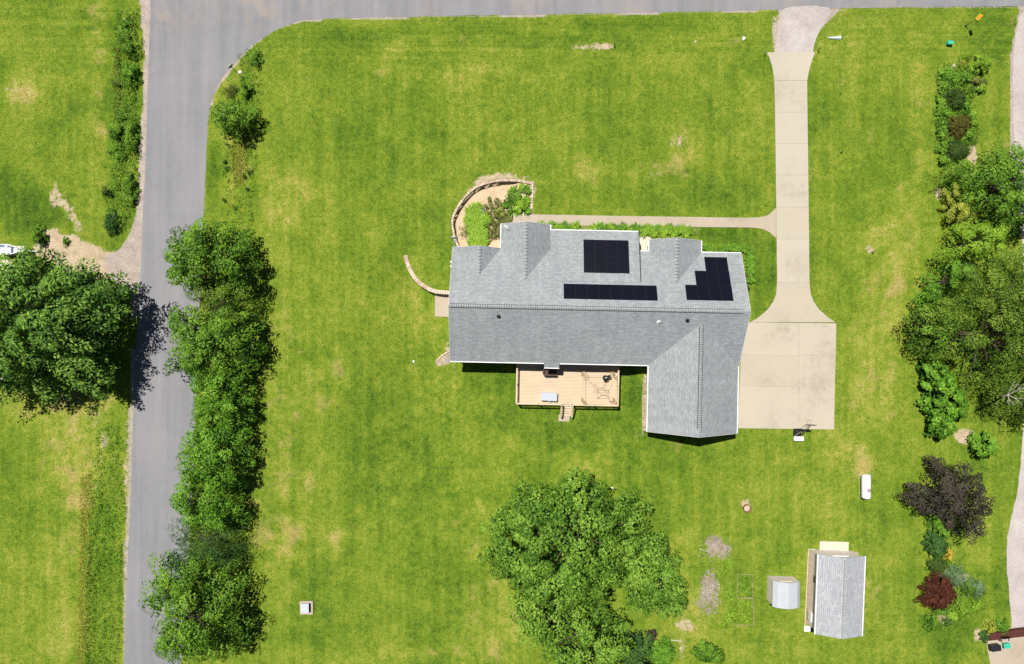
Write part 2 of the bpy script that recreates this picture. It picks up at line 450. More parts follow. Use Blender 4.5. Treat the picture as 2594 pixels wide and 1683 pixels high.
class MB:
    def __init__(s): s.v = []; s.f = []; s.uv = {}
    def add(s, vs_, fs, uvs=None):
        b = len(s.v); s.v += [tuple(map(float, p)) for p in vs_]
        for i, f in enumerate(fs):
            if uvs is not None: s.uv[len(s.f)] = uvs[i]
            s.f.append(tuple(b + k for k in f))
        return s
    def box(s, x0, x1, y0, y1, z0, z1):
        vs_ = [(x, y, z) for z in (z0, z1) for y in (y0, y1) for x in (x0, x1)]
        return s.add(vs_, [(0, 2, 3, 1), (4, 5, 7, 6), (0, 1, 5, 4), (2, 6, 7, 3), (0, 4, 6, 2), (1, 3, 7, 5)])
    def bar(s, p0, p1, w, h=None, up=(0, 0, 1)):
        h = h or w
        p0 = Vector(p0); p1 = Vector(p1); d = (p1 - p0)
        if d.length < 1e-6: return s
        d.normalize(); u = Vector(up)
        if abs(d.dot(u)) > 0.98: u = Vector((1, 0, 0))
        a = d.cross(u).normalized(); b = a.cross(d).normalized()
        vs_ = []
        for p in (p0, p1):
            for (i, j) in ((-1, -1), (1, -1), (1, 1), (-1, 1)):
                vs_.append(p + a * (i * w / 2) + b * (j * h / 2))
        return s.add(vs_, [(0, 1, 2, 3), (7, 6, 5, 4), (0, 4, 5, 1), (1, 5, 6, 2), (2, 6, 7, 3), (3, 7, 4, 0)])
    def tube(s, p0, p1, r0, r1=None, n=8, cap=True):
        r1 = r0 if r1 is None else r1
        p0 = Vector(p0); p1 = Vector(p1); d = (p1 - p0).normalized()
        u = Vector((0, 0, 1)) if abs(d.z) < 0.95 else Vector((1, 0, 0))
        a = d.cross(u).normalized(); b = a.cross(d).normalized()
        vs_ = []
        for p, r in ((p0, r0), (p1, r1)):
            for k in range(n):
                t = 2 * math.pi * k / n
                vs_.append(p + (a * math.cos(t) + b * math.sin(t)) * r)
        fs = [(k, (k + 1) % n, n + (k + 1) % n, n + k) for k in range(n)]
        if cap: fs += [tuple(range(n - 1, -1, -1)), tuple(range(n, 2 * n))]
        return s.add(vs_, fs)
    def lathe(s, prof, c=(0, 0, 0), n=20, axis='z'):
        vs_ = []
        for (r, z) in prof:
            for k in range(n):
                t = 2 * math.pi * k / n
                if axis == 'z': vs_.append((c[0] + r * math.cos(t), c[1] + r * math.sin(t), c[2] + z))
                else: vs_.append((c[0] + r * math.cos(t), c[1] + z, c[2] + r * math.sin(t)))
        fs = []
        for i in range(len(prof) - 1):
            for k in range(n):
                q = (i * n + k, i * n + (k + 1) % n, (i + 1) * n + (k + 1) % n, (i + 1) * n + k)
                fs.append(q if axis == 'z' else q[::-1])
        return s.add(vs_, fs)
    def prism(s, poly, z0, z1, zf=None):
        """upright prism over a plan outline; z0/z1 relative to zf(x, y) if given"""
        area = sum(poly[i][0] * poly[(i + 1) % len(poly)][1] - poly[(i + 1) % len(poly)][0] * poly[i][1] for i in range(len(poly)))
        if area < 0: poly = poly[::-1]
        n = len(poly)
        g = (lambda x, y: 0.0) if zf is None else zf
        bot = [(x, y, g(x, y) + z0) for x, y in poly]; top = [(x, y, g(x, y) + z1) for x, y in poly]
        tri = tessellate_polygon([[Vector((x, y, 0)) for x, y in poly]])
        fs = []
        for t in tri:
            a, b, c = t
            cr = (poly[b][0] - poly[a][0]) * (poly[c][1] - poly[a][1]) - (poly[b][1] - poly[a][1]) * (poly[c][0] - poly[a][0])
            fs.append((n + a, n + b, n + c) if cr > 0 else (n + a, n + c, n + b))
        for i in range(n):
            j = (i + 1) % n
            fs.append((i, j, n + j, n + i))
        return s.add(bot + top, fs)
    def slab(s, pts, t, udir=None):
        """roof slab: planar outline pts (counter clockwise from above), thickness t straight down, UV in metres"""
        P = [Vector(p) for p in pts]
        nrm = (P[1] - P[0]).cross(P[2] - P[0]).normalized()
        if nrm.z < 0: P = P[::-1]; nrm = -nrm
        u = Vector(udir).normalized() if udir else (P[1] - P[0]).normalized()
        v = nrm.cross(u).normalized()
        if v.z < 0: v = -v
        n = len(P); B = [p - Vector((0, 0, t)) for p in P]
        uv = lambda p: (p.dot(u), p.dot(v))
        fs = [tuple(range(n)), tuple(range(2 * n - 1, n - 1, -1))]
        uvs = [[uv(P[k]) for k in range(n)], [uv(B[k - n]) for k in range(2 * n - 1, n - 1, -1)]]
        for i in range(n):
            j = (i + 1) % n
            fs.append((i, n + i, n + j, j)); uvs.append([uv(P[i]), uv(B[i]), uv(B[j]), uv(P[j])])
        return s.add(P + B, fs, uvs)
    def mesh(s, name, mat, smooth=False):
        me = bpy.data.meshes.new(name)
        me.from_pydata(s.v, [], s.f)
        if s.uv:
            ul = me.uv_layers.new(name='UVMap')
            for p in me.polygons:
                q = s.uv.get(p.index)
                if q:
                    for k, li in enumerate(p.loop_indices): ul.data[li].uv = q[k]
        me.materials.append(mat)
        if smooth:
            me.polygons.foreach_set('use_smooth', [True] * len(me.polygons))
        me.update()
        return me
    def obj(s, name, mat, parent=None, smooth=False, loc=None, rz=0.0):
        o = bpy.data.objects.new(name, s.mesh(name, mat, smooth))
        if loc is not None: o.location = loc
        o.rotation_euler = (0, 0, rz)
        return link(o, parent)

def inst(name, me, parent, loc, rot=(0, 0, 0), scale=None):
    o = bpy.data.objects.new(name, me)
    o.location = loc; o.rotation_euler = rot
    if scale: o.scale = scale
    return link(o, parent)

def np_mesh(name, V, Fq, mat, tint=None, smooth=False):
    """mesh from numpy arrays of vertices and equal sized faces"""
    me = bpy.data.meshes.new(name)
    nv = len(V); nf, k = Fq.shape
    me.vertices.add(nv); me.vertices.foreach_set('co', V.astype(np.float32).ravel())
    me.loops.add(nf * k); me.loops.foreach_set('vertex_index', Fq.astype(np.int32).ravel())
    me.polygons.add(nf)
    me.polygons.foreach_set('loop_start', np.arange(0, nf * k, k, dtype=np.int32))
    me.polygons.foreach_set('loop_total', np.full(nf, k, dtype=np.int32))
    if tint is not None:
        a = me.attributes.new('tint', 'FLOAT', 'POINT')
        a.data.foreach_set('value', tint.astype(np.float32))
    me.materials.append(mat)
    me.update(calc_edges=True)
    return me

# ------------------------------------------------------------------ ground sheet
def pxpoly(poly, z=0.0): return [W(a, b, z) for a, b in poly]

STEP = 0.25
def ax(lo_, hi, far):
    core = np.arange(lo_, hi + 1e-6, STEP)
    out_, d, p = [], 1.0, hi
    while p < far: p += d; d *= 1.5; out_.append(p)
    out2, d, p = [], 1.0, lo_
    while p > -far: p -= d; d *= 1.5; out2.append(p)
    return np.array(out2[::-1] + list(core) + out_)
gx = ax(-60, 60, 2500); gy = ax(-40, 40, 2500)
GX, GY = np.meshgrid(gx, gy)
GPX, GPY = PX(GX, GY)

def blur(a, n):
    for _ in range(n):
        p = np.pad(a, 1, mode='edge')
        a = (p[:-2, 1:-1] + p[2:, 1:-1] + p[1:-1, :-2] + p[1:-1, 2:] + 2 * p[1:-1, 1:-1]) / 6
    return a

def mask(polys, n=2):
    m = np.zeros(GX.shape)
    for e in polys:
        if isinstance(e, tuple) and len(e) in (4, 5) and not isinstance(e[0], tuple):   # ellipse cx cy rx ry [strength]
            s_ = e[4] if len(e) == 5 else 1.0
            m = np.maximum(m, s_ * (((GPX - e[0]) / e[2]) ** 2 + ((GPY - e[1]) / e[3]) ** 2 < 1))
        else:
            s_ = 1.0
            if isinstance(e, tuple): e, s_ = e
            m = np.maximum(m, s_ * pip(e, GPX, GPY))
    return blur(m, n)

DRY = [(720, 1150, 90, 380, .5), (180, 1250, 90, 300, .5), (230, 980, 80, 70, .9), (1250, 1560, 80, 100, .6), (1720, 1600, 80, 80, .5), (2200, 900, 60, 200, .5), (440, -50, 10, 10, .1), (60, 235, 60, 30), (110, 1010, 130, 60, .9), (230, 980, 60, 60), (200, 1150, 60, 160, .8), (150, 1500, 60, 180, .5),
       ([(225, 0), (275, 0), (268, 500), (240, 560)], .8), (600, 430, 35, 60, .8), (545, 230, 15, 90, .8),
       (1500, 430, 60, 40, .8), (1730, 385, 45, 60, .72), (1650, 440, 60, 30, .7), (1140, 120, 200, 30, .4), (1110, 192, 80, 9, .9), (1230, 176, 90, 9, .9), (985, 178, 40, 10, .8), (1400, 330, 100, 60, .3),
       (730, 500, 60, 80, .7), (800, 950, 100, 110, .6), (740, 1230, 60, 50, .9), (700, 1360, 60, 60, .9), (860, 1360, 30, 25, .9),
       ([(540, 1655), (1000, 1665), (1300, 1675), (1300, 1640), (900, 1645), (560, 1635)], .8),
       (1190, 1290, 50, 60, .6), (1210, 1400, 40, 40, .7), (2230, 760, 70, 250, .5), (2290, 640, 40, 200, .6), (2230, 1010, 60, 80, .6),
       (2160, 1170, 60, 60, .7), (1510, 1190, 50, 40, .7), (1720, 1450, 30, 130, .8), (1680, 1100, 90, 60, .3), (2020, 1250, 90, 40, .4),
       ([(1990, 1440), (2030, 1440), (2030, 1450), (1950, 1450)], .6), (2200, 1440, 60, 120, .45), (2250, 1630, 90, 50, .5),
       (1860, 80, 50, 30, .4), ([(2550, 30), (2580, 30), (2570, 170), (2548, 330)], .9), (2500, 420, 30, 60, .8), (2330, 300, 30, 160, .5),
       (1160, 560, 10, 60, .9), ([(560, 140), (590, 110), (640, 90), (620, 150), (580, 200), (545, 250)], .9),
       (2150, 250, 40, 200, .4), (640, 900, 30, 60, .5), (1000, 700, 50, 60, .3), (2480, 1330, 40, 140, .3), (2345, 1240, 20, 60, .5)]
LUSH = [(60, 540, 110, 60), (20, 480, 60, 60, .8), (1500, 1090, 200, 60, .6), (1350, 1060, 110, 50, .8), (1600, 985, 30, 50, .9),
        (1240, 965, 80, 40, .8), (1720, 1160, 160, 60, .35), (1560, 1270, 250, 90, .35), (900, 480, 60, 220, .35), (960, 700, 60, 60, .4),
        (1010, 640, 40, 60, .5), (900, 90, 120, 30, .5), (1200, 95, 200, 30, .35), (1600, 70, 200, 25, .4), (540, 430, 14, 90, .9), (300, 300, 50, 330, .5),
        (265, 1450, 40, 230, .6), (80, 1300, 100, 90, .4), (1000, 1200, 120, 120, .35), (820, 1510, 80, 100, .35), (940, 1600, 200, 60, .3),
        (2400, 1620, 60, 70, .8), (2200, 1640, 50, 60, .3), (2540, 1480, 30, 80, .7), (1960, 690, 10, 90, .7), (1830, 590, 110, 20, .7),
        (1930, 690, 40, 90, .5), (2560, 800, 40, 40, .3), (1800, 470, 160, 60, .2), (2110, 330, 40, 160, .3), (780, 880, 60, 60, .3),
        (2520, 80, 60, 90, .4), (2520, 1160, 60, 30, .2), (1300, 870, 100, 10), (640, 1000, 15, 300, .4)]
DIRT = [([(108, 590), (135, 575), (165, 600), (190, 590), (200, 610), (235, 615), (262, 635), (300, 640), (330, 700), (340, 760), (250, 720), (180, 700), (120, 660), (75, 640)], 1),
        ([(122, 500), (140, 450), (150, 480), (190, 530), (215, 590), (200, 600), (165, 540), (150, 520), (135, 545)], .62),
        ([(80, 490), (90, 490), (100, 540), (118, 548), (110, 570), (92, 545)], .55), (30, 228, 30, 9, .6), (75, 235, 20, 6, .5),
        ([(1378, 115), (1470, 116), (1520, 108), (1556, 110), (1560, 118), (1540, 128), (1480, 128), (1430, 119), (1380, 121)], .85),
        ([(1820, 125), (1828, 140), (1812, 145), (1770, 110), (1742, 100), (1745, 95)], .38), (2205, 632, 10, 11),
        ([(1215, 445), (1270, 436), (1310, 445), (1350, 452), (1350, 460), (1260, 456), (1215, 472), (1170, 505), (1165, 500)], .8),
        ([(1346, 462), (1356, 462), (1353, 540), (1344, 545)], .8), (2445, 1105, 30, 22, .85), (1735, 1585, 28, 20, .6),
        (1727, 1645, 8, 35, .6), ([(2350, 1370), (2357, 1370), (2352, 1470), (2362, 1480), (2364, 1520), (2350, 1520)], 1),
        (2395, 1565, 20, 18, .9), (2440, 1465, 18, 12, .9), (2478, 1610, 14, 22, .7), (2378, 490, 8, 20, .9), (2462, 395, 14, 34, .8),
        (2420, 168, 14, 10, .7), (2440, 410, 10, 25, .6), (1889, 1277, 13, 12, .85), ([(2245, 98), (2066, 91), (2110, 95), (2110, 99), (2066, 99)], .9),
        (265, 1115, 10, 30, .7), (240, 1060, 30, 30, .35), ([(318, 1050), (328, 1050), (326, 1250), (316, 1300), (312, 1200)], .7),
        (603, 155, 10, 10, .6), (597, 200, 14, 12, .5), (2055, 1400, 8, 8, .8), (780, 198, 9, 9, .6), (1110, 165, 40, 6, .3), (1715, 360, 22, 22, .5),
        (1660, 440, 30, 18, .38), (1950, 1450, 8, 10, .7), ([(1130, 862), (1138, 862), (1138, 925), (1097, 930), (1108, 908), (1125, 895)], 1),
        (2560, 1200, 6, 50, .4), (1830, 1480, 60, 40, .2)]
GRAV = [([(353, 0), (392, 0), (386, 120), (384, 250), (378, 400), (372, 540), (368, 640), (364, 760), (338, 820), (330, 760), (270, 690), (262, 650), (300, 635), (330, 590), (345, 540), (352, 400), (362, 250), (366, 140)], 1),
        ([(1972, 24), (2130, 24), (2100, 50), (2075, 80), (2062, 105), (2056, 140), (1965, 140), (1968, 80)], 1),
        ([(328, 880), (350, 880), (346, 1100), (342, 1300), (332, 1450), (323, 1683), (308, 1683), (312, 1400), (322, 1200)], .62),
        ([(640, 105), (700, 68), (760, 48), (900, 42), (1300, 36), (1700, 28), (1960, 22), (2600, 14), (2600, 20), (2200, 24), (1700, 36), (1300, 44), (900, 50), (770, 56), (700, 76), (650, 112), (600, 165), (560, 215), (540, 250), (535, 300), (528, 300), (531, 250), (550, 205)], .75),
        ([(1956, 60), (1975, 50), (1975, 140), (1960, 138)], .7), ([(2586, 0), (2600, 0), (2600, 600), (2562, 420), (2562, 130)], 1)]
MULCH = [(BED, 1), ([(1362, 565), (1780, 565), (1780, 600), (1362, 600)], .4)]
ASH = [(1808, 1372, 26, 18, .75), (1822, 1390, 36, 20, .65), (1795, 1412, 26, 10, .5), (1797, 1484, 28, 34, .72), (1792, 1530, 36, 32, .55), (1835, 1400, 20, 25, .5), (1800, 1445, 25, 12, .35)]

A_ = np.stack([mask(DRY, 14), mask(DIRT, 4), mask(GRAV, 1)], -1)
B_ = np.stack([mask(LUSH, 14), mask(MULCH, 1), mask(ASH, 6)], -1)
GZ = gz(GX, GY)
ny, nx = GX.shape
V = np.stack([GX.ravel(), GY.ravel(), GZ.ravel()], -1)
I = np.arange(ny * nx).reshape(ny, nx)
Fq = np.stack([I[:-1, :-1].ravel(), I[:-1, 1:].ravel(), I[1:, 1:].ravel(), I[1:, :-1].ravel()], -1)
me = np_mesh('ground', V, Fq, M['ground'], smooth=False)
for nm, arr in (('cover_a', A_), ('cover_b', B_)):
    c = me.color_attributes.new(nm, 'FLOAT_COLOR', 'POINT')
    rgba = np.concatenate([arr.reshape(-1, 3), np.ones((ny * nx, 1))], -1)
    c.data.foreach_set('color', rgba.astype(np.float32).ravel())
ground = link(bpy.data.objects.new('ground', me))
tag(ground, kind='structure')

# ------------------------------------------------------------------ roads and paving
def smooth_line(pts, k=3):
    for _ in range(k):
        q = [pts[0]]
        for a, b in zip(pts[:-1], pts[1:]):
            q.append((a[0] * .75 + b[0] * .25, a[1] * .75 + b[1] * .25))
            q.append((a[0] * .25 + b[0] * .75, a[1] * .25 + b[1] * .75))
        q.append(pts[-1]); pts = q
    return pts

def wobble(pts, amp, seed=1, step=14):
    r_ = random.Random(seed); out_ = []
    for a, b in zip(pts[:-1], pts[1:]):
        n = max(1, int(math.hypot(b[0] - a[0], b[1] - a[1]) / step))
        for k in range(n):
            t = k / n
            out_.append((a[0] + (b[0] - a[0]) * t + r_.uniform(-amp, amp), a[1] + (b[1] - a[1]) * t + r_.uniform(-amp, amp)))
    out_.append(pts[-1]); return out_

left_edge = smooth_line([(381, -60), (380, 60), (376, 150), (372, 280), (368, 420), (362, 540), (358, 640), (354, 760), (345, 860), (340, 980), (335, 1100), (332, 1240), (325, 1380), (318, 1530), (313, 1683), (309, 1800)], 2)
right_edge = smooth_line([(452, 1800), (458, 1683), (470, 1500), (483, 1320), (490, 1180), (497, 1000), (503, 860), (510, 700), (516, 540), (521, 420), (526, 320), (532, 262), (552, 210), (592, 160), (640, 112), (700, 75), (765, 50)], 2)
south_edge = smooth_line([(765, 50), (900, 45), (1300, 38), (1700, 31), (1960, 25), (2200, 20), (2594, 16), (2700, 15)], 1)
rd = [(400, -2500)] + [(381, -60)] + wobble(left_edge, 1.2, 3) + [(250, 7000), (420, 7000)] + wobble(right_edge, 0.8, 4)[:-1] + wobble(south_edge, 1.2, 5) + [(9000, -60), (9000, -220), (560, -140), (560, -2500)]
tag(MB().prism(pxpoly(rd), -0.05, 0.012).obj('road', M['asphalt']), kind='structure')

# neighbour's gravel drive at the right edge
gd = smooth_line([(2700, 8), (2590, 22), (2578, 60), (2570, 110), (2566, 160), (2565, 240), (2568, 300), (2572, 420), (2580, 520), (2590, 620), (2594, 800), (2598, 1000), (2588, 1120), (2582, 1220), (2568, 1290), (2552, 1350), (2548, 1420), (2556, 1500), (2562, 1560), (2560, 1610)], 2)
gd = wobble(gd, 1.5, 9) + [(2760, 1612), (2760, 8)]
tag(MB().prism(pxpoly(gd), -0.05, 0.016).obj('gravel_drive', M['white_gravel']), kind='structure')

apron = smooth_line([(1962, 139), (1968, 100), (1974, 60), (1974, 30), (2000, 18), (2060, 15), (2110, 20), (2098, 45), (2076, 78), (2064, 110), (2058, 137)], 2)
tag(MB().prism(pxpoly(wobble(apron, 1.5, 12)), -0.05, 0.022).obj('gravel_apron', M['white_gravel']), kind='structure')

# driveway: edges as functions of the row
LY = [133, 150, 175, 205, 285, 365, 444, 522, 540, 552, 562, 578, 590, 606, 716, 745, 765, 785, 805, 818]
LX = [1942, 1950, 1957, 1961, 1963, 1964, 1965, 1966, 1966, 1966, 1966, 1966, 1966, 1967, 1968, 1966, 1958, 1944, 1920, 1899]
RY = [133, 150, 175, 205, 285, 365, 444, 525, 606, 716, 745, 765, 785, 805, 818]
RX = [2065, 2058, 2050, 2044, 2045, 2046, 2047, 2048, 2049, 2050, 2053, 2061, 2075, 2098, 2117]
def strip(y0, y1, x0=None, x1=None, skew=0.0):
    ys = [y0] + [y for y in sorted(set(LY + RY)) if y0 < y < y1] + [y1]
    L = [(max(np.interp(y, LY, LX), x0 or -9e9), y) for y in ys]
    Rr = [(min(np.interp(y, RY, RX), x1 or 9e9), y) for y in ys]
    return L + Rr[::-1]
base = strip(134, 817) + []
drive = MB().prism(pxpoly(strip(135, 817)), -0.05, 0.03)
drive.prism(pxpoly([(1899, 819), (2117, 823), (2111, 1085), (1872, 1079), (1876, 960)]), -0.05, 0.03)
drive = tag(drive.obj('driveway', M['joint']), kind='structure')
ys = [133, 205, 285, 365, 444, 525, 606, 716, 817]
for a, b in zip(ys[:-1], ys[1:]):
    MB().prism(pxpoly(strip(a + .35, b - .35)), 0.0, 0.055 + rnd.uniform(0, .004)).obj('slab', M[rnd.choice(('concrete', 'concrete_b'))], drive)
pad_y = [818, 901, 980, 1087]
for a, b in zip(pad_y[:-1], pad_y[1:]):
    def xl(y): return np.interp(y, [818, 905, 960, 1087], [1897, 1876, 1874, 1868])
    def xr(y): return np.interp(y, [818, 1087], [2118, 2112])
    sk = lambda x, y: y + (x - 2000) * 0.012
    for (f0, f1) in ((0, None), (None, 1)):
        xa = [xl(a), xl(b)] if f0 == 0 else [2024.4 if True else 0, 2022.4]
        xb = [2023.6, 2021.6] if f0 == 0 else [xr(a), xr(b)]
        q = [(xa[0], sk(xa[0], a + .35)), (xb[0], sk(xb[0], a + .35)), (xb[1], sk(xb[1], b - .35)), (xa[1], sk(xa[1], b - .35))]
        MB().prism(pxpoly(q), 0.0, 0.055 + rnd.uniform(0, .004)).obj('slab', M[rnd.choice(('concrete_pad', 'concrete_pad_b'))], drive)

# front walk
wx = [1300, 1364, 1462, 1557, 1622, 1688, 1780, 1870, 1940]
def wt(x): return np.interp(x, [1300, 1364, 1600, 1800, 1900, 1925, 1940, 1950, 1958, 1965], [542, 544, 548, 551, 552, 551, 548, 543, 537, 527])
def wb(x): return np.interp(x, [1300, 1364, 1462, 1600, 1800, 1900, 1925, 1940, 1950, 1960, 1965], [566, 567, 572, 574, 576, 577, 579, 584, 590, 598, 604])
walk = MB()
q = [(x, wt(x) + .5) for x in np.linspace(1301, 1965, 40)] + [(x, wb(x) - .5) for x in np.linspace(1965, 1301, 40)]
walk.prism(pxpoly(q), -0.05, 0.03)
walk = tag(walk.obj('front_walk', M['joint']), kind='structure')
for a, b in zip(wx, wx[1:] + [1965.6]):
    xs = np.linspace(a + .3, b - .3, 8)
    q = [(x, wt(x)) for x in xs] + [(x, wb(x)) for x in xs[::-1]]
    MB().prism(pxpoly(q), 0.0, 0.056).obj('slab', M['patio'], walk)

def flat_slab(name, pts, mat, t=0.06, z=None):
    P = pxpoly(pts)
    return tag(MB().prism(P, -0.15, t, g1 if z is None else (lambda x, y: z)).obj(name, mat), kind='structure')
flat_slab('side_patio', [(1100, 745), (1146, 745), (1146, 803), (1100, 802)], M['patio'], z=-0.86)
flat_slab('deck_landing', [(1417, 1052), (1446, 1053), (1443, 1071), (1416, 1070)], M['patio'], t=0.07)
flat_slab('shed_ramp', [(2076, 1371), (2149, 1373), (2148, 1404), (2075, 1402)], M['cream'], t=0.1)
flat_slab('concrete_step', [(2036, 1585), (2052, 1585), (2052, 1599), (2036, 1599)], M['white'], t=0.16)
flat_slab('entry_porch', [(1618, 600), (1650, 600), (1650, 645), (1618, 645)], M['cream'], t=0.12)

# ------------------------------------------------------------------ the house (own frame)
HA = R(-1.2)
HO = W(1520, 787, 6.2)
house = empty('house', (HO[0], HO[1], 0), HA, 'long grey shingled ranch house with black solar panels and attached garage wing', 'house')
def hw(x, y):
    c, s = math.cos(HA), math.sin(HA)
    return HO[0] + c * x - s * y, HO[1] + s * x + c * y

XL, XR, YF, YB, YR, ZE, ZR = -15.3, 15.2, 6.45, -5.55, 0.2, 3.0, 6.2
def zfront(y): return ZE + (ZR - ZE) * (YF - y) / (YF - YR)
def zback(y): return ZE + (ZR - ZE) * (y - YB) / (YR - YB)
T = 0.14
roof = MB().slab([(XL, YF, ZE), (XL, YR, ZR), (XR, YR, ZR), (XR, YF, ZE)], T, (1, 0, 0)).obj('roof', M['roof'], house)
MB().slab([(XL, YB, ZE), (XR, YB, ZE), (XR, YR, ZR), (XL, YR, ZR)], T, (1, 0, 0)).obj('roof', M['roof_back'], house)
def gable(xl_, xr_, xm, z0, z1, y0, y1):
    """two slopes of a cross gable whose ridge runs along y at xm"""
    MB().slab([(xl_, y0, z0), (xm, y0, z1), (xm, y1, z1), (xl_, y1, z0)], T, (0, 1, 0)).obj('gable_roof', M['roof'], house)
    MB().slab([(xr_, y0, z0), (xr_, y1, z0), (xm, y1, z1), (xm, y0, z1)], T, (0, 1, 0)).obj('gable_roof', M['roof'], house)
gable(-15.28, -10.24, -12.4, 3.02, 4.55, 6.47, 2.4)
gable(-10.21, -5.04, -7.6, 3.03, 4.75, 9.05, 2.6)
gable(5.47, 10.94, 8.0, 3.03, 4.78, 7.7, 2.6)
MB().slab([(-5.04, 8.5, 3.0), (-5.04, 3.0, 4.80), (4.3, 3.0, 4.80), (4.3, 8.5, 3.0)], T, (1, 0, 0)).obj('porch_roof', M['roof'], house)
GXL, GXR, GXM, GYB, GZR = 5.67, 15.12, 10.5, -12.57, 5.5
MB().slab([(GXL, GYB, ZE), (GXM, GYB - .12, GZR), (GXM, -0.9, GZR), (GXL, -5.2, ZE)], T, (0, 1, 0)).obj('garage_roof', M['roof'], house)
MB().slab([(GXR, GYB, ZE), (GXR, -5.2, ZE), (GXM, -0.9, GZR), (GXM, GYB - .12, GZR)], T, (0, 1, 0)).obj('garage_roof', M['roof'], house)
MB().slab([(-5.36, -5.5, 3.02), (-5.36, -6.02, 2.78), (-3.78, -6.02, 2.78), (-3.78, -5.5, 3.02)], T, (1, 0, 0)).obj('bay_roof', M['roof'], house)

# white fascia, gutters and rake trim
def trim(name, p0, p1, w=0.10, h=0.16, mat='white'):
    MB().bar(p0, p1, w, h).obj(name, M[mat], house)
trim('gutter', (XL, YB - .06, ZE - .06), (-5.40, YB - .06, ZE - .06))
trim('gutter', (-3.74, YB - .06, ZE - .06), (GXL - .12, YB - .06, ZE - .06))
trim('gutter', (-5.36, -6.10, 2.74), (-3.78, -6.10, 2.74))
trim('gutter', (GXL - .06, -5.6, ZE - .06), (GXL - .06, GYB, ZE - .06))
trim('gutter', (GXR + .06, -5.5, ZE - .06), (GXR + .06, GYB, ZE - .06))
trim('gutter', (-5.0, 8.56, ZE - .06), (4.3, 8.56, ZE - .06))
trim('gutter', (4.36, YF + .06, ZE - .06), (5.4, YF + .06, ZE - .06))
trim('gutter', (11.0, YF + .06, ZE - .06), (XR, YF + .06, ZE - .06))
trim('gutter', (5.41, 7.7, ZE - .05), (5.41, YF, ZE - .05))
trim('gutter', (11.0, 7.7, ZE - .05), (11.0, YF + .1, ZE - .05))
trim('gutter', (-10.27, 9.05, ZE - .05), (-10.27, YF, ZE - .05))
trim('gutter', (-4.98, 9.05, ZE - .05), (-4.98, 8.5, ZE - .05))
for a, b in (((XL - .03, YF, ZE - .08), (XL - .03, YR, ZR - .08)), ((XL - .03, YB, ZE - .08), (XL - .03, YR, ZR - .08)),
             ((XR + .03, YF, ZE - .08), (XR + .03, YR, ZR - .08)), ((XR + .03, YB, ZE - .08), (XR + .03, YR, ZR - .08)),
             ((GXL, GYB - .03, ZE - .08), (GXM, GYB - .15, GZR - .08)), ((GXR, GYB - .03, ZE - .08), (GXM, GYB - .15, GZR - .08)),
             ((-15.28, 6.5, 2.94), (-12.4, 6.5, 4.47)), ((-10.24, 6.5, 2.94), (-12.4, 6.5, 4.47)),
             ((-10.21, 9.08, 2.95), (-7.6, 9.08, 4.67)), ((-5.04, 9.08, 2.95), (-7.6, 9.08, 4.67)),
             ((5.47, 7.73, 2.95), (8.0, 7.73, 4.70)), ((10.94, 7.73, 2.95), (8.0, 7.73, 4.70))):
    trim('rake_trim', a, b, 0.025, 0.16)
trim('roof_edge_shade', (4.335, 8.45, 2.98), (4.335, 3.1, 4.74), 0.06, 0.18, 'solar_frame')  # black bar paints in the shade beside the porch roof edge

# ridge caps, each a lapped bent shingle
def cap_mesh(w, drop, L_):
    m = MB()
    t = 0.02
    P = [(-w, 0, -drop), (0, 0, 0.0), (w, 0, -drop), (-w, L_, -drop + .025), (0, L_, 0.03), (w, L_, -drop + .025)]
    P2 = [(x, y, z - t) for x, y, z in P]
    m.add(P + P2, [(0, 1, 4, 3), (1, 2, 5, 4), (6, 9, 10, 7), (7, 10, 11, 8), (3, 4, 10, 9), (4, 5, 11, 10), (0, 6, 7, 1), (1, 7, 8, 2), (0, 3, 9, 6), (2, 8, 11, 5)])
    return m
cm1 = cap_mesh(0.155, 0.065, 0.19).mesh('ridge_cap', M['ridge'])
cm2 = cap_mesh(0.155, 0.07, 0.19).mesh('ridge_cap', M['ridge'])
def caps(p0, p1, me_, pitch=0.30):
    p0 = Vector(p0); p1 = Vector(p1); d = p1 - p0; n = int(d.length / pitch)
    ang = math.atan2(d.y, d.x) - math.pi / 2
    for k in range(n):
        p = p0 + d * (k / n)
        inst('ridge_cap', me_, house, (p.x, p.y, p.z + 0.055 + rnd.uniform(0, .006)), (0, 0, ang + rnd.uniform(-.02, .02)))
caps((XL + .1, YR, ZR), (XR - .7, YR, ZR), cm1, .24)
caps((GXM, GYB + .7, GZR), (GXM, -1.3, GZR), cm2, .24)
caps((-12.4, 6.3, 4.55), (-12.4, 2.85, 4.55), cm2, 0.34)
caps((-7.6, 8.9, 4.75), (-7.6, 3.1, 4.75), cm2, 0.34)
caps((8.0, 7.6, 4.78), (8.0, 3.1, 4.78), cm2, 0.34)
seam = MB()
def vent_strip(p0, p1, w, drop):
    p0 = Vector(p0); p1 = Vector(p1); d = (p1 - p0).normalized(); a = Vector((-d.y, d.x, 0))
    for sg_ in (-1, 1):
        q = [p0 + Vector((0, 0, .04)), p1 + Vector((0, 0, .04)), p1 + a * w * sg_ - Vector((0, 0, drop - .045)), p0 + a * w * sg_ - Vector((0, 0, drop - .045))]
        q2 = [v - Vector((0, 0, .03)) for v in q]
        seam.add(q + q2, [(0, 1, 2, 3), (7, 6, 5, 4), (0, 4, 5, 1), (1, 5, 6, 2), (2, 6, 7, 3), (3, 7, 4, 0)])
vent_strip((XL + .1, YR, ZR), (XR - .7, YR, ZR), .22, .115)
vent_strip((GXM, GYB + .7, GZR), (GXM, -1.3, GZR), .23, .12)
seam.obj('ridge_vent', M['dark_line'], house)

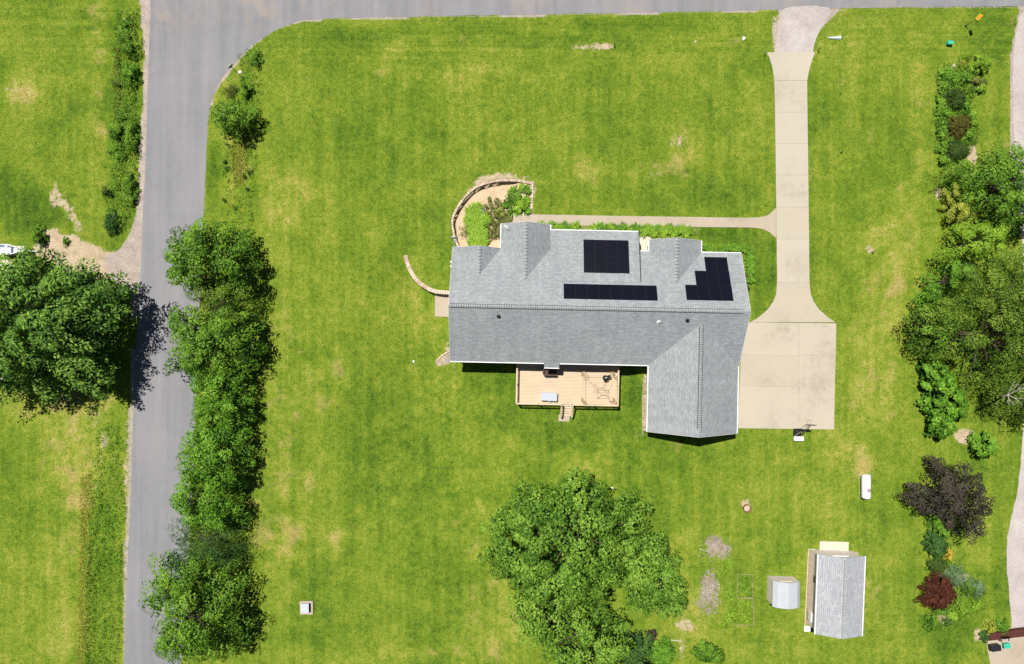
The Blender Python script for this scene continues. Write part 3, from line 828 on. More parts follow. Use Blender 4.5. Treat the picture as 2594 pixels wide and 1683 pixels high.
# walls under the eaves
def wall_prism(prof_pts, axis, a, b, mat='siding', name='wall'):
    """profile in (s, z); extruded along the other axis"""
    m = MB(); n = len(prof_pts)
    vs_ = []
    for q_ in (a, b):
        for s_, z_ in prof_pts: vs_.append((q_, s_, z_) if axis == 'x' else (s_, q_, z_))
    fs = [tuple(range(n)), tuple(range(2 * n - 1, n - 1, -1))] + [(i, n + i, n + (i + 1) % n, (i + 1) % n) for i in range(n)]
    m.add(vs_, fs).obj(name, M[mat], house)
ZB = -1.2
wall_prism([(YB + .45, ZB), (YB + .45, 2.84), (YR, 5.95), (YF - .45, 2.84), (YF - .45, ZB)], 'x', XL + .25, XR - .25)
wall_prism([(GXL + .4, ZB), (GXL + .4, 2.84), (GXM, 5.26), (GXR - .4, 2.84), (GXR - .4, ZB)], 'y', GYB + .3, -4.9, name='garage_wall')
wall_prism([(-9.85, ZB), (-9.85, 2.84), (-7.6, 4.35), (-5.4, 2.84), (-5.4, ZB)], 'y', 6.0, 8.75)
wall_prism([(5.8, ZB), (5.8, 2.84), (8.0, 4.4), (10.6, 2.84), (10.6, ZB)], 'y', 6.0, 7.4)
wall_prism([(-5.2, ZB), (-5.2, 2.84), (-3.94, 2.84), (-3.94, ZB)], 'y', -5.85, -5.1, name='bay_wall')
for px_ in (-4.6, -1.5, 1.2, 3.9):
    MB().box(px_ - .07, px_ + .07, 8.1, 8.24, 0.02, 2.9).obj('porch_post', M['white'], house)
# windows and doors
def opening(name, c, half, axis, mat='glass', frame=True):
    f = MB()
    (x, y, z), (hw_, hh) = c, half
    if axis == 'y': f.box(x - hw_ - .07, x + hw_ + .07, y - .05, y + .05, z - hh - .07, z + hh + .07)
    else: f.box(x - .05, x + .05, y - hw_ - .07, y + hw_ + .07, z - hh - .07, z + hh + .07)
    o = f.obj(name, M['white'], house)
    g = MB()
    if axis == 'y': g.box(x - hw_, x + hw_, y - .065, y + .065, z - hh, z + hh)
    else: g.box(x - .065, x + .065, y - hw_, y + hw_, z - hh, z + hh)
    g.obj('pane', M[mat], o)
for x in (-13.0, -10.5, -6.7, 0.2, 1.7): opening('window', (x, YB + .44, 1.5), (.5, .6), 'y')
opening('patio_door', (-1.5, YB + .44, 1.15), (.9, 1.0), 'y')
for x in (-13.8, -11.6): opening('window', (x, YF - .44, 1.5), (.5, .6), 'y')
opening('window', (-7.6, 8.76, 1.5), (.9, .7), 'y')
opening('window', (8.0, 7.41, 1.5), (.8, .7), 'y')
opening('window', (13.0, YF - .44, 1.5), (.6, .6), 'y')
opening('window', (XL + .24, -2.5, 1.5), (.5, .6), 'x'); opening('window', (XL + .24, 2.5, 1.5), (.5, .6), 'x')
for y in (-7.2, -10.3): opening('garage_door', (GXR - .39, y, 1.12), (1.25, 1.1), 'x', 'door')
opening('front_door', (-2.6, YF - .44, 1.1), (.5, 1.05), 'y', 'brown')

# roof vents
def vent(x, y, z, mat, lean=0.0, r=0.055, h=0.45):
    m = MB().tube((x, y, z - .1), (x, y, z + h), r, r, 10)
    m.lathe([(r * 3, -.02), (r * 1.4, .10)], (x, y, z + .02), 12)
    m.obj('vent_pipe', M[mat], house)
vent(-10.24, -0.75, zback(-0.75), 'dark', r=.075); vent(9.0, -0.78, zback(-.78), 'dark', r=.075); vent(6.1, -1.0, zback(-1.0), 'white', r=.07, h=.35)
# thin mast at the second gable front
MB().tube((-9.55, 8.7, 3.5), (-9.55, 8.7, 4.35), .02, .02, 6).bar((-9.9, 8.7, 4.3), (-9.45, 8.45, 4.3), .05, .03).obj('antenna', M['metal'], house)
# satellite dish at the north-west corner
dd = MB().tube((XL + .1, YF + .1, 2.3), (XL + .1, YF + 1.0, 3.0), .03, .03, 6)
dd.obj('dish_arm', M['metal'], house)
dish = MB(); cx_, cy_, cz_ = XL + .15, YF + 1.05, 3.05
ring = []
for k in range(16):
    t = 2 * math.pi * k / 16
    ring.append((cx_ + .42 * math.cos(t), cy_ + .10 * math.sin(t), cz_ + .36 * math.sin(t)))
dish.add([(cx_, cy_ - .12, cz_)] + ring + [(x, y - .03, z) for x, y, z in ring] + [(cx_, cy_ - .16, cz_)],
         [(0, 1 + k, 1 + (k + 1) % 16) for k in range(16)] + [(33, 17 + (k + 1) % 16, 17 + k) for k in range(16)] + [(1 + k, 17 + k, 17 + (k + 1) % 16, 1 + (k + 1) % 16) for k in range(16)])
dish.obj('satellite_dish', M['metal'], house)
MB().box(XL - .28, XL + .25, 4.9, 5.05, 1.6, 2.6).obj('meter_box', M['white'], house)
MB().box(XL - .28, XL + .25, 4.45, 4.62, 1.6, 2.6).obj('meter_box', M['white'], house)

# solar panels
def solar(x0, y0, x1, y1, plane):
    """panel on a front slope plane z(y); x0..x1, y0 (upper) .. y1 (lower)"""
    e = 0.012
    def P(x, y, dz): return (x, y, plane(y) + dz)
    fr = MB()
    fr.slab([P(x0, y1, .13), P(x0, y0, .13), P(x1, y0, .13), P(x1, y1, .13)], .04)
    f = fr.obj('solar_panel', M['solar_frame'], house)
    MB().slab([P(x0 + e, y1 - e, .136), P(x0 + e, y0 + e, .136), P(x1 - e, y0 + e, .136), P(x1 - e, y1 - e, .136)], .01).obj('solar_glass', M['solar'], f)
def porch_plane(y): return 3.0 + 1.8 * (8.5 - y) / 5.5
def arr(xa, xb, n, ya, yb, plane):
    w = (xb - xa) / n
    for k in range(n): solar(xa + k * w + .003, ya, xa + (k + 1) * w - .003, yb, plane)
arr(-1.55, 3.18, 4, 3.98, 5.73, porch_plane)
arr(-1.55, 3.18, 4, 5.77, 7.52, porch_plane)
arr(-3.66, 5.9, 8, 1.17, 2.72, zfront)
arr(8.85, 13.62, 4, 1.30, 2.88, zfront)
arr(10.02, 13.60, 3, 2.92, 4.42, zfront)
arr(11.2, 13.58, 2, 4.46, 5.96, zfront)

# ------------------------------------------------------------------ deck
deck = empty('deck', (HO[0], HO[1], 0), HA, 'raised tan wooden deck with picket railing and stairs behind the house', 'deck')
DZ = 0.18
DX0, DX1, DY0, DY1 = -8.22, 2.80, -5.1, -10.12
GD = -0.9
pitch = 0.152
n_b = int((DY0 - DY1) / pitch)
bm = MB().box(DX0 + .02, DX1 - .02, 0.004, pitch - .010, DZ - .035, DZ)
b1 = bm.mesh('plank', M['deck']); b2 = bm.mesh('plank', M['deck2'])
for k in range(n_b):
    inst('plank', rnd.choice((b1, b2)), deck, (0, DY1 + k * pitch, rnd.uniform(-.003, .003)))
fr = MB()
for x in np.arange(DX0 + .1, DX1, 1.21): fr.box(x - .02, x + .02, DY1, DY0, DZ - .25, DZ - .04)
fr.box(DX0, DX1, DY1 - .045, DY1, DZ - .28, DZ - .005); fr.box(DX0 - .045, DX0, DY1, DY0, DZ - .28, DZ - .005); fr.box(DX1, DX1 + .045, DY1, DY0, DZ - .28, DZ - .005)
fr.obj('frame', M['rail'], deck)
SX0, SX1 = -3.28, -2.06
RZ = DZ + 0.98
def rail_run(p0, p1, drop0=0.0, drop1=0.0):
    p0 = Vector((*p0, 0)); p1 = Vector((*p1, 0)); d = p1 - p0
    a = Vector((p0.x, p0.y, RZ - drop0)); b = Vector((p1.x, p1.y, RZ - drop1))
    MB().bar(a, b, .15, .04).obj('top_rail', M['rail'], deck)
    MB().bar(a - Vector((0, 0, .88)), b - Vector((0, 0, .88)), .09, .04).obj('bottom_rail', M['rail'], deck)
    n = max(2, int(d.length / .17))
    for k in range(1, n):
        t = k / n; p = a.lerp(b, t)
        inst('baluster', balm, deck, (p.x, p.y, p.z - .90))
balm = MB().box(-.02, .02, -.02, .02, 0, .88).mesh('baluster', M['rail'])
postm = MB().box(-.05, .05, -.05, .05, 0, 2.1).lathe([(.0, 2.16), (.08, 2.1)], n=4).mesh('post', M['rail'])
rail_run((DX0, DY0 - .8), (DX0, DY1)); rail_run((DX1, DY0 - .8), (DX1, DY1))
rail_run((DX0, DY1), (SX0, DY1)); rail_run((SX1, DY1), (DX1, DY1))
for x, y in ((DX0, DY0 - .8), (DX0, -8.0), (DX0, DY1), (-5.8, DY1), (SX0, DY1), (SX1, DY1), (.3, DY1), (DX1, DY1), (DX1, -8.0), (DX1, DY0 - .8)):
    inst('post', postm, deck, (x, y, GD))
YS = DY1 - 1.45
rail_run((SX0, DY1), (SX0, YS), 0, 1.0); rail_run((SX1, DY1), (SX1, YS), 0, 1.0)
sp_ = MB().box(-.045, .045, -.045, .045, 0, 1.15).mesh('stair_post', M['rail'])
inst('stair_post', sp_, deck, (SX0, YS, GD)); inst('stair_post', sp_, deck, (SX1, YS, GD))
for k in range(5):
    z = DZ - (k + 1) * 0.18
    MB().box(SX0 + .05, SX1 - .05, DY1 - .29 * (k + 1) + .02, DY1 - .29 * k - .05, z - .04, z).obj('tread', M['deck2'], deck)
st = MB()
for x in (SX0 + .04, SX1 - .04):
    st.add([(x - .02, DY1, DZ - .04), (x - .02, DY1, DZ - .35), (x - .02, YS, GD), (x - .02, YS, GD + .12),
            (x + .02, DY1, DZ - .04), (x + .02, DY1, DZ - .35), (x + .02, YS, GD), (x + .02, YS, GD + .12)],
           [(0, 1, 2, 3), (7, 6, 5, 4), (0, 4, 5, 1), (1, 5, 6, 2), (2, 6, 7, 3), (3, 7, 4, 0)])
st.obj('stringer', M['rail'], deck)

def at_house(x, y, z): a, b = hw(x, y); return (a, b, z)
# kettle grill
gr = empty('kettle_grill', at_house(1.42, -7.15, DZ), R(20), 'black round kettle grill near the upper right deck corner', 'grill')
MB().lathe([(0, .50), (.18, .53), (.29, .65), (.31, .78)], n=24).obj('bowl', M['dark'], gr, True)
MB().lathe([(.315, .785), (.30, .88), (.22, .99), (.08, 1.04), (0, 1.05)], n=24).obj('lid', M['dark'], gr, True)
MB().tube((-.09, 0, 1.10), (.09, 0, 1.10), .02, .02, 8).tube((-.09, 0, 1.03), (-.09, 0, 1.10), .012).tube((.09, 0, 1.03), (.09, 0, 1.10), .012).obj('handle', M['metal'], gr)
MB().lathe([(.0, 1.052), (.05, 1.055), (.05, 1.062), (0, 1.065)], (0.12, .05, -.03), 12).obj('vent_cap', M['metal'], gr)
for k in range(3):
    t = 2 * math.pi * k / 3
    MB().tube((.16 * math.cos(t), .16 * math.sin(t), .56), (.30 * math.cos(t), .30 * math.sin(t), 0), .015, .015, 6).obj('leg', M['metal'], gr)
MB().box(.30, .62, -.18, .18, .74, .77).obj('side_shelf', M['dark'], gr)
# deck box
bx_ = empty('deck_box', at_house(-4.62, -9.35, DZ), R(-3), 'pale blue-white storage box on the deck beside the stair gap', 'box')
MB().box(-.83, .83, -.42, .42, 0.01, .55).obj('body', M['paleblue'], bx_)
MB().add([(-.87, -.46, .55), (.87, -.46, .55), (.87, .46, .55), (-.87, .46, .55), (-.80, -.40, .63), (.80, -.40, .63), (.80, .40, .63), (-.80, .40, .63)],
         [(0, 3, 2, 1), (4, 5, 6, 7), (0, 1, 5, 4), (1, 2, 6, 5), (2, 3, 7, 6), (3, 0, 4, 7)]).obj('lid', M['paleblue'], bx_)
MB().box(-.12, .12, -.49, -.46, .48, .56).obj('latch', M['white'], bx_)
# brown rounded bench against the bay
bn = empty('wicker_bench', at_house(-4.6, -6.5, DZ), 0, 'dark brown rounded bench against the bay under the eave', 'bench')
prof = []
for k in range(5):
    t = math.pi + math.pi / 2 * k / 4
    prof.append((-.55 + .25 * math.cos(t), -.30 + .25 * math.sin(t)))
outer = [(-.80, .42)] + prof + [(.72, -.55), (.72, .42)]
MB().prism(outer, 0.01, .42).obj('seat', M['brown'], bn)
MB().prism([(-.80, .42)] + prof + [(.72, -.55), (.72, -.40), (-.50, -.40), (-.64, -.28), (-.64, .42)], .42, .80).obj('backrest', M['copper_pale'] if False else M['brown'], bn)
# gazebo frame without its canopy
gz_ = empty('gazebo_frame', at_house(.6, -8.1, DZ), 0, 'bare bronze gazebo frame without fabric standing on the deck', 'gazebo')
hx, hy, hz = 1.72, 1.62, 2.0
for sx in (-1, 1):
    for sy in (-1, 1):
        m = MB()
        cx_, cy_ = sx * hx, sy * hy
        for ddx, ddy in ((0, 0), (-sx * .38, 0), (0, -sy * .38)):
            m.tube((cx_ + ddx, cy_ + ddy, 0), (cx_ + ddx, cy_ + ddy, hz), .018, .018, 6)
        for z in np.arange(.2, hz, .3):
            m.tube((cx_, cy_, z), (cx_ - sx * .38, cy_, z + .22), .009, .009, 5)
            m.tube((cx_, cy_, z + .22), (cx_, cy_ - sy * .38, z), .009, .009, 5)
        m.tube((cx_ - sx * .38, cy_, hz), (cx_, cy_ - sy * .38, hz), .014, .014, 6)
        m.obj('corner_post', M['copper'], gz_)
c4 = [(-hx, -hy, hz), (hx, -hy, hz), (hx, hy, hz), (-hx, hy, hz)]
for i in range(4): MB().tube(c4[i], c4[(i + 1) % 4], .014, .014, 6).obj('eave_rail', M['copper_pale'], gz_)
t4 = [(-.62, -.45, 2.72), (.62, -.45, 2.72), (.62, .45, 2.72), (-.62, .45, 2.72)]
for i in range(4):
    MB().tube(c4[i], t4[i], .012, .012, 6).obj('rafter', M['copper_pale'], gz_)
    MB().tube(t4[i], t4[(i + 1) % 4], .016, .016, 6).obj('top_rail', M['copper'], gz_)
rg = [(-.28, 0, 3.0), (.28, 0, 3.0)]
MB().tube(rg[0], rg[1], .03, .03, 6).obj('ridge_bar', M['copper'], gz_)
for i, j in ((0, 0), (3, 0), (1, 1), (2, 1)): MB().tube(t4[i], rg[j], .02, .02, 6).obj('hip_bar', M['copper'], gz_)

# ------------------------------------------------------------------ retaining walls of blocks
def resample(pts, step):
    out_ = []; acc = 0.0
    L_ = [math.dist(a, b) for a, b in zip(pts[:-1], pts[1:])]
    tot = sum(L_); n = max(1, int(tot / step))
    for k in range(n + 1):
        d = tot * k / n; i = 0
        while i < len(L_) - 1 and d > L_[i]: d -= L_[i]; i += 1
        t = min(1, d / L_[i]); a, b = pts[i], pts[i + 1]
        out_.append((a[0] + (b[0] - a[0]) * t, a[1] + (b[1] - a[1]) * t, math.atan2(b[1] - a[1], b[0] - a[0])))
    return out_
def block_wall(label, pts, ztop, depth, w, mats, step=.29):
    P = pxpoly(smooth_line(pts, 2))
    S = resample(P, step)
    root = empty('retaining_wall', (S[0][0], S[0][1], ztop - depth), 0, label, 'wall')
    o0 = Vector(root.location)
    ms = []
    for m_ in mats:
        for q_ in range(2):
            k = .96 - .05 * q_
            mb = MB(); L2, w2 = step * k / 2, w / 2
            mb.add([(-L2, -w2, 0), (L2 * .92, -w2, 0), (L2, w2, 0), (-L2, w2, 0), (-L2, -w2, .14), (L2 * .92, -w2, .14), (L2, w2, .14), (-L2, w2, .14)],
                   [(0, 3, 2, 1), (4, 5, 6, 7), (0, 1, 5, 4), (1, 2, 6, 5), (2, 3, 7, 6), (3, 0, 4, 7)])
            ms.append(mb.mesh('cap_block', m_))
    for (x, y, a) in S:
        inst('cap_block', rnd.choice(ms), root, (x - o0.x, y - o0.y, depth - .06 + rnd.uniform(-.012, .012)), (0, 0, a + rnd.uniform(-.05, .05)))
    lower = [MB().box(-.15, .15, -w * .38, w * .38, 0, .15).mesh('wall_block', m_) for m_ in mats]
    rows = int(depth / .16)
    for r_ in range(rows):
        for k in range(len(S) - 1):
            x = (S[k][0] + S[k + 1][0]) / 2 if r_ % 2 else S[k][0]; y = (S[k][1] + S[k + 1][1]) / 2 if r_ % 2 else S[k][1]
            if r_ == rows - 1 or True:
                inst('wall_block', rnd.choice(lower), root, (x - o0.x, y - o0.y, depth - .21 - r_ * .155), (0, 0, S[k][2]))
block_wall('curved block wall holding back lawn around the sunken bed', [(1165, 631), (1156, 615), (1149, 592), (1145, 562), (1148, 548), (1163, 518), (1190, 485), (1214, 470), (1250, 460), (1275, 457), (1310, 458), (1348, 465)],
           0.06, .62, .23, (M['block'], M['block2']))
block_wall('short curved block wall on lawn above the side patio', [(1028, 650), (1033, 672), (1046, 698), (1062, 717), (1085, 732), (1105, 740), (1144, 742)],
           0.05, .62, .42, (M['block2'], M['block']), .26)
block_wall('straight low block edging between flower bed and front lawn', [(1349, 464), (1348, 490), (1347, 515), (1346, 540)], 0.06, .30, .26, (M['block'], M['block2']))
block_wall('tiny broken block edging beside the back left house corner', [(1140, 888), (1126, 896), (1112, 906), (1103, 918)], -0.84, .2, .16, (M['block2'], M['block']))

# wooden edging left of the garage
ed = MB()
a, b = W(1628, 948), W(1627, 1103)
tag(MB().bar((a[0], a[1], -.3), (b[0], b[1], .0), .08, .34).obj('wooden_edging', M['wood']), 'long thin timber edging of the stone strip beside the garage', 'edging')
def stones(name, label, cat, poly, n, s, mat, seed, z=0.0):
    r_ = random.Random(seed); P = pxpoly(poly); xs = [p[0] for p in P]; ys_ = [p[1] for p in P]
    m = MB(); c = 0
    while c < n:
        x, y = r_.uniform(min(xs), max(xs)), r_.uniform(min(ys_), max(ys_))
        if not pip(P, np.array([x]), np.array([y]))[0]: continue
        c += 1; q = s * r_.uniform(.5, 1.2); zz = g1(x, y) + z; a_ = r_.uniform(0, 3)
        ring_ = [(x + q * r_.uniform(.7, 1) * math.cos(a_ + k * 1.257), y + q * r_.uniform(.7, 1) * math.sin(a_ + k * 1.257)) for k in range(5)]
        vv = [(u, w, zz - .02) for u, w in ring_] + [(x + (u - x) * .6, y + (w - y) * .6, zz + q * .5) for u, w in ring_]
        m.add(vv, [(k, (k + 1) % 5, 5 + (k + 1) % 5, 5 + k) for k in range(5)] + [(5, 6, 7, 8, 9)])
    return tag(m.obj(name, mat), label, cat, kind='stuff')
stones('stone_strip', 'pinkish river stones strewn in strip beside the garage', 'stones', [(1629, 950), (1641, 950), (1641, 1095), (1629, 1090)], 420, .10, M['block'], 5)
stones('bed_stones', 'loose tan stones and chips on the sunken bed', 'stones', [(1160, 560), (1175, 515), (1210, 480), (1260, 468), (1300, 478), (1250, 500), (1200, 540), (1190, 620), (1168, 625)], 420, .055, M['block2'], 6)
stones('gravel_spill', 'white gravel spilling onto grass beside the driveway entrance', 'gravel', [(1955, 45), (1975, 40), (1975, 135), (1958, 130)], 260, .07, M['block2'], 8)
stones('corner_gravel', 'grey gravel heap at the back left house corner', 'gravel', [(1138, 880), (1140, 922), (1104, 922), (1122, 900)], 200, .08, M['gravel'], 9)
stones('ash_chunks', 'pale rubble and charred bits in the bare garden patch', 'rubble', [(1775, 1365), (1845, 1375), (1840, 1415), (1770, 1410)], 70, .08, M['ash'], 10)
stones('ash_chunks', 'second heap of pale rubble lower in the bare garden patch', 'rubble', [(1780, 1470), (1830, 1470), (1830, 1530), (1775, 1530)], 60, .08, M['siding'], 11)

# ------------------------------------------------------------------ sheds
def frame_px(TL, TR, BR, BL, z):
    c = [W(*p, z) for p in (TL, TR, BR, BL)]
    cx = sum(p[0] for p in c) / 4; cy = sum(p[1] for p in c) / 4
    u = Vector((c[1][0] - c[0][0] + c[2][0] - c[3][0], c[1][1] - c[0][1] + c[2][1] - c[3][1])) / 2
    v = Vector((c[0][0] - c[3][0] + c[1][0] - c[2][0], c[0][1] - c[3][1] + c[1][1] - c[2][1])) / 2
    return cx, cy, math.atan2(-v.x, v.y), u.length / 2, v.length / 2
cx, cy, an, hw_, hh_ = frame_px((2072, 1404), (2192, 1410), (2183, 1613), (2065, 1606), 2.3)
shed = empty('shed', (cx, cy, 0), an, 'large shed with grey shingle gable roof and pinkish walls', 'shed')
ze, zr = 2.3, 3.25
MB().slab([(-hw_, -hh_, ze), (0, -hh_, zr), (0, hh_, zr), (-hw_, hh_, ze)][::-1], .08, (0, 1, 0)).obj('roof', M['shed_roof'], shed)
MB().slab([(hw_, -hh_, ze), (hw_, hh_, ze), (0, hh_, zr), (0, -hh_, zr)], .08, (0, 1, 0)).obj('roof', M['shed_roof'], shed)
iw, ih = hw_ - .22, hh_ - .18
vs_ = []
for y in (-ih, ih): vs_ += [(-iw, y, 0), (iw, y, 0), (iw, y, ze), (0, y, zr - .09), (-iw, y, ze)]
MB().add(vs_, [(0, 1, 2, 3, 4), (9, 8, 7, 6, 5), (0, 5, 6, 1), (1, 6, 7, 2), (2, 7, 8, 3), (3, 8, 9, 4), (4, 9, 5, 0)]).obj('wall', M['pink_siding'], shed)
for sx in (-1, 1): MB().box(sx * (hw_ + .03) - .05, sx * (hw_ + .03) + .05, -hh_, hh_, ze - .12, ze + .03).obj('gutter', M['white'], shed)
MB().box(-iw - .25, -iw - .16, -ih - .1, ih + .1, ze - .24, ze - .16).obj('eave_strip', M['dark'], shed)  # black strip under the left eave
d_ = MB().box(-.8, .8, ih, ih + .04, .1, 2.05).obj('double_door', M['pink_siding'], shed)
MB().box(-.84, -.80, ih, ih + .06, .1, 2.1).box(.80, .84, ih, ih + .06, .1, 2.1).box(-.02, .02, ih, ih + .06, .1, 2.1).box(-.84, .84, ih, ih + .06, 2.05, 2.12).obj('door_trim', M['white'], d_)
capm = MB().box(-.13, .13, 0, .30, -.02, .015).mesh('ridge_cap', M['ridge'])
k = 0
yy = -hh_ + .02
while yy < hh_ - .3:
    inst('ridge_cap', capm, shed, (0, yy, zr + .02), (R(1.5), 0, 0)); yy += .31
MB().box(-iw - .14, -iw, -ih + .55, -ih + 1.55, .3, 1.0).obj('air_conditioner', M['white'], shed)
wn_ = MB().box(-iw - .05, -iw, .8, 1.7, 1.0, 1.8).obj('window', M['white'], shed)
MB().box(-iw - .06, -iw - .045, .86, 1.64, 1.06, 1.74).obj('pane', M['glass'], wn_)
# mulch strip round the shed with white edging
tag(MB().prism(pxpoly([(2048, 1393), (2064, 1394), (2056, 1580), (2041, 1580)]), -.02, .035).obj('mulch_strip', M['mulch']), kind='structure')
for p, q_, lb in (((2047, 1391), (2038, 1590), 'long cream border edging left of the mulch beside large shed'), ((2047, 1391), (2064, 1392), 'short cream edging at the top of the mulch strip'), ((2150, 1399), (2173, 1401), 'cream edging right of the shed ramp')):
    e_ = MB(); a, b = W(*p), W(*q_); e_.bar((a[0], a[1], .04), (b[0], b[1], .04), .07, .14)
    tag(e_.obj('shed_edging', M['cream']), lb, 'edging')

cx, cy, an, hw_, hh_ = frame_px((1957, 1471), (2027, 1473), (2025, 1541), (1957, 1534), 1.7)
s2 = empty('small_shed', (cx, cy, 0), an, 'small storage shed with pale grey rounded roof and pinkish walls', 'shed')
prof = [(-hw_, 1.70), (-hw_ * .72, 2.08), (0, 2.38), (hw_ * .72, 2.08), (hw_, 1.70)]
M['panel_roof'] = simple('pale_grey_panels', (0.46, 0.48, 0.51), 0.05, 1.5, 0.6)
for (x0, z0), (x1, z1) in zip(prof[:-1], prof[1:]):
    MB().slab([(x0, -hh_, z0), (x1, -hh_, z1), (x1, hh_, z1), (x0, hh_, z0)], .05, (0, 1, 0)).obj('roof_panel', M['panel_roof'], s2)
iw, ih = hw_ - .07, hh_ - .08
pw = [(-iw, 0), (iw, 0), (iw, 1.66), (hw_ * .70, 2.02), (0, 2.32), (-hw_ * .70, 2.02), (-iw, 1.66)]
vs_ = [(x, -ih, z) for x, z in pw] + [(x, ih, z) for x, z in pw]
MB().add(vs_, [tuple(range(7)), tuple(range(13, 6, -1))] + [(i, 7 + i, 7 + (i + 1) % 7, (i + 1) % 7) for i in range(7)]).obj('wall', M['pink_siding'], s2)
d_ = MB().box(-.65, .65, ih, ih + .03, .08, 1.62).obj('double_door', M['pink_siding'], s2)
MB().box(-.02, .02, ih, ih + .05, .08, 1.62).box(-.67, -.63, ih, ih + .05, .05, 1.65).box(.63, .67, ih, ih + .05, .05, 1.65).box(-.67, .67, ih, ih + .05, 1.62, 1.68).obj('door_trim', M['cream'], d_)

# ------------------------------------------------------------------ propane tank
x, y = W(2193, 1233, .6)
tk = empty('propane_tank', (x, y, 0), R(0), 'white propane tank lying on the lawn with round pinkish lid', 'tank')
prof = []
for k in range(9):
    t = math.pi / 2 * k / 8; prof.append((.47 * math.sin(t), -1.37 + .28 * (1 - math.cos(t)) - .0))
prof += [(.47, 1.09)] + [(.47 * math.cos(math.pi / 2 * k / 8), 1.09 + .28 * math.sin(math.pi / 2 * k / 8)) for k in range(1, 9)]
MB().lathe(prof, (0, 0, .68), 24, 'y').obj('body', M['tank'], tk, True)
MB().lathe([(.19, 1.10), (.20, 1.22), (.15, 1.29), (0, 1.31)], (.06, -.28, 0), 18).obj('dome', M['tank_dome'], tk, True)
for yy in (-.8, .8):
    MB().box(-.3, .3, yy - .05, yy + .05, .02, .32).obj('leg', M['tank'], tk)
tag(MB().prism(pxpoly([(2178, 1202), (2206, 1202), (2206, 1262), (2178, 1262)]), -.03, .02).obj('tank_pad', M['patio']), kind='structure')

# ------------------------------------------------------------------ basketball hoop
x, y = W(2020, 1098, 0)
bh = empty('basketball_hoop', (x, y, 0), 0, 'portable basketball hoop with black base and white ballast at pad edge', 'basketball hoop')
MB().add([(-.50, -.42, .02), (.50, -.42, .02), (.46, .55, .02), (-.46, .55, .02), (-.46, -.38, .22), (.46, -.38, .22), (.38, .48, .14), (-.38, .48, .14)],
         [(0, 3, 2, 1), (4, 5, 6, 7), (0, 1, 5, 4), (1, 2, 6, 5), (2, 3, 7, 6), (3, 0, 4, 7)]).obj('base', M['dark'], bh)
MB().box(-.50, .52, -.78, -.30, .08, .42).obj('ballast', M['white'], bh)
MB().tube((0, .20, .18), (0.03, .55, 2.2), .05, .05, 8).obj('pole', M['dark'], bh)
for sx in (-.38, .38): MB().tube((sx, -.25, .22), (0, .33, 1.0), .025, .025, 6).obj('strut', M['deadwood'], bh)
MB().tube((.03, .55, 2.2), (.12, 1.30, 3.1), .04, .04, 8).tube((.03, .50, 1.8), (.12, 1.30, 2.8), .03, .03, 8).obj('arm', M['dark'], bh)
MB().box(-.40, .62, 1.30, 1.34, 2.75, 3.45).obj('backboard', M['brown'], bh)
ring = MB()
for k in range(20):
    a0, a1 = 2 * math.pi * k / 20, 2 * math.pi * (k + 1) / 20
    ring.tube((-.02 + .25 * math.cos(a0), 1.62 + .25 * math.sin(a0), 3.05), (-.02 + .25 * math.cos(a1), 1.62 + .25 * math.sin(a1), 3.05), .016, .016, 5, False)
ring.obj('rim', M['copper'], bh)
net = MB()
for k in range(12):
    a0 = 2 * math.pi * k / 12; a1 = a0 + .5
    net.tube((-.02 + .24 * math.cos(a0), 1.62 + .24 * math.sin(a0), 3.04), (-.02 + .13 * math.cos(a1), 1.62 + .13 * math.sin(a1), 2.65), .006, .006, 4, False)
net.obj('net', M['deadwood'], bh)

# ------------------------------------------------------------------ signs, pipes, small yard things
x, y = W(2446, 67)
sg = empty('road_sign', (x, y, 0), R(-98), 'orange and yellow diamond sign on a thin post near the road', 'road sign')
MB().tube((0, 0, 0), (0, 0, 1.95), .025, .025, 8).obj('post', M['dark'], sg)
def diamond(s_, tt, z, mat, name, w_=.8):
    m = MB(); q = [(0, z - s_), (s_ * w_, z), (0, z + s_), (-s_ * w_, z)]
    m.add([(a_, -tt, b_) for a_, b_ in q] + [(a_, tt, b_) for a_, b_ in q], [(0, 1, 2, 3), (7, 6, 5, 4)] + [(i, 4 + i, 4 + (i + 1) % 4, (i + 1) % 4) for i in range(4)])
    # leans back a little so its face shows from above
    for i, (a_, b_, c_) in enumerate(m.v): m.v[i] = (a_, b_ - -(c_ - z) * .25, c_)
    return m.obj(name, mat, sg)
diamond(.46, .012, 2.2, M['orange'], 'sign_plate'); diamond(.30, .018, 2.25, M['orange_dark'], 'sign_centre')
MB().tube((0, 0, 0.01), (0, 0, .12), .12, .10, 10).obj('foot', M['dark'], sg)

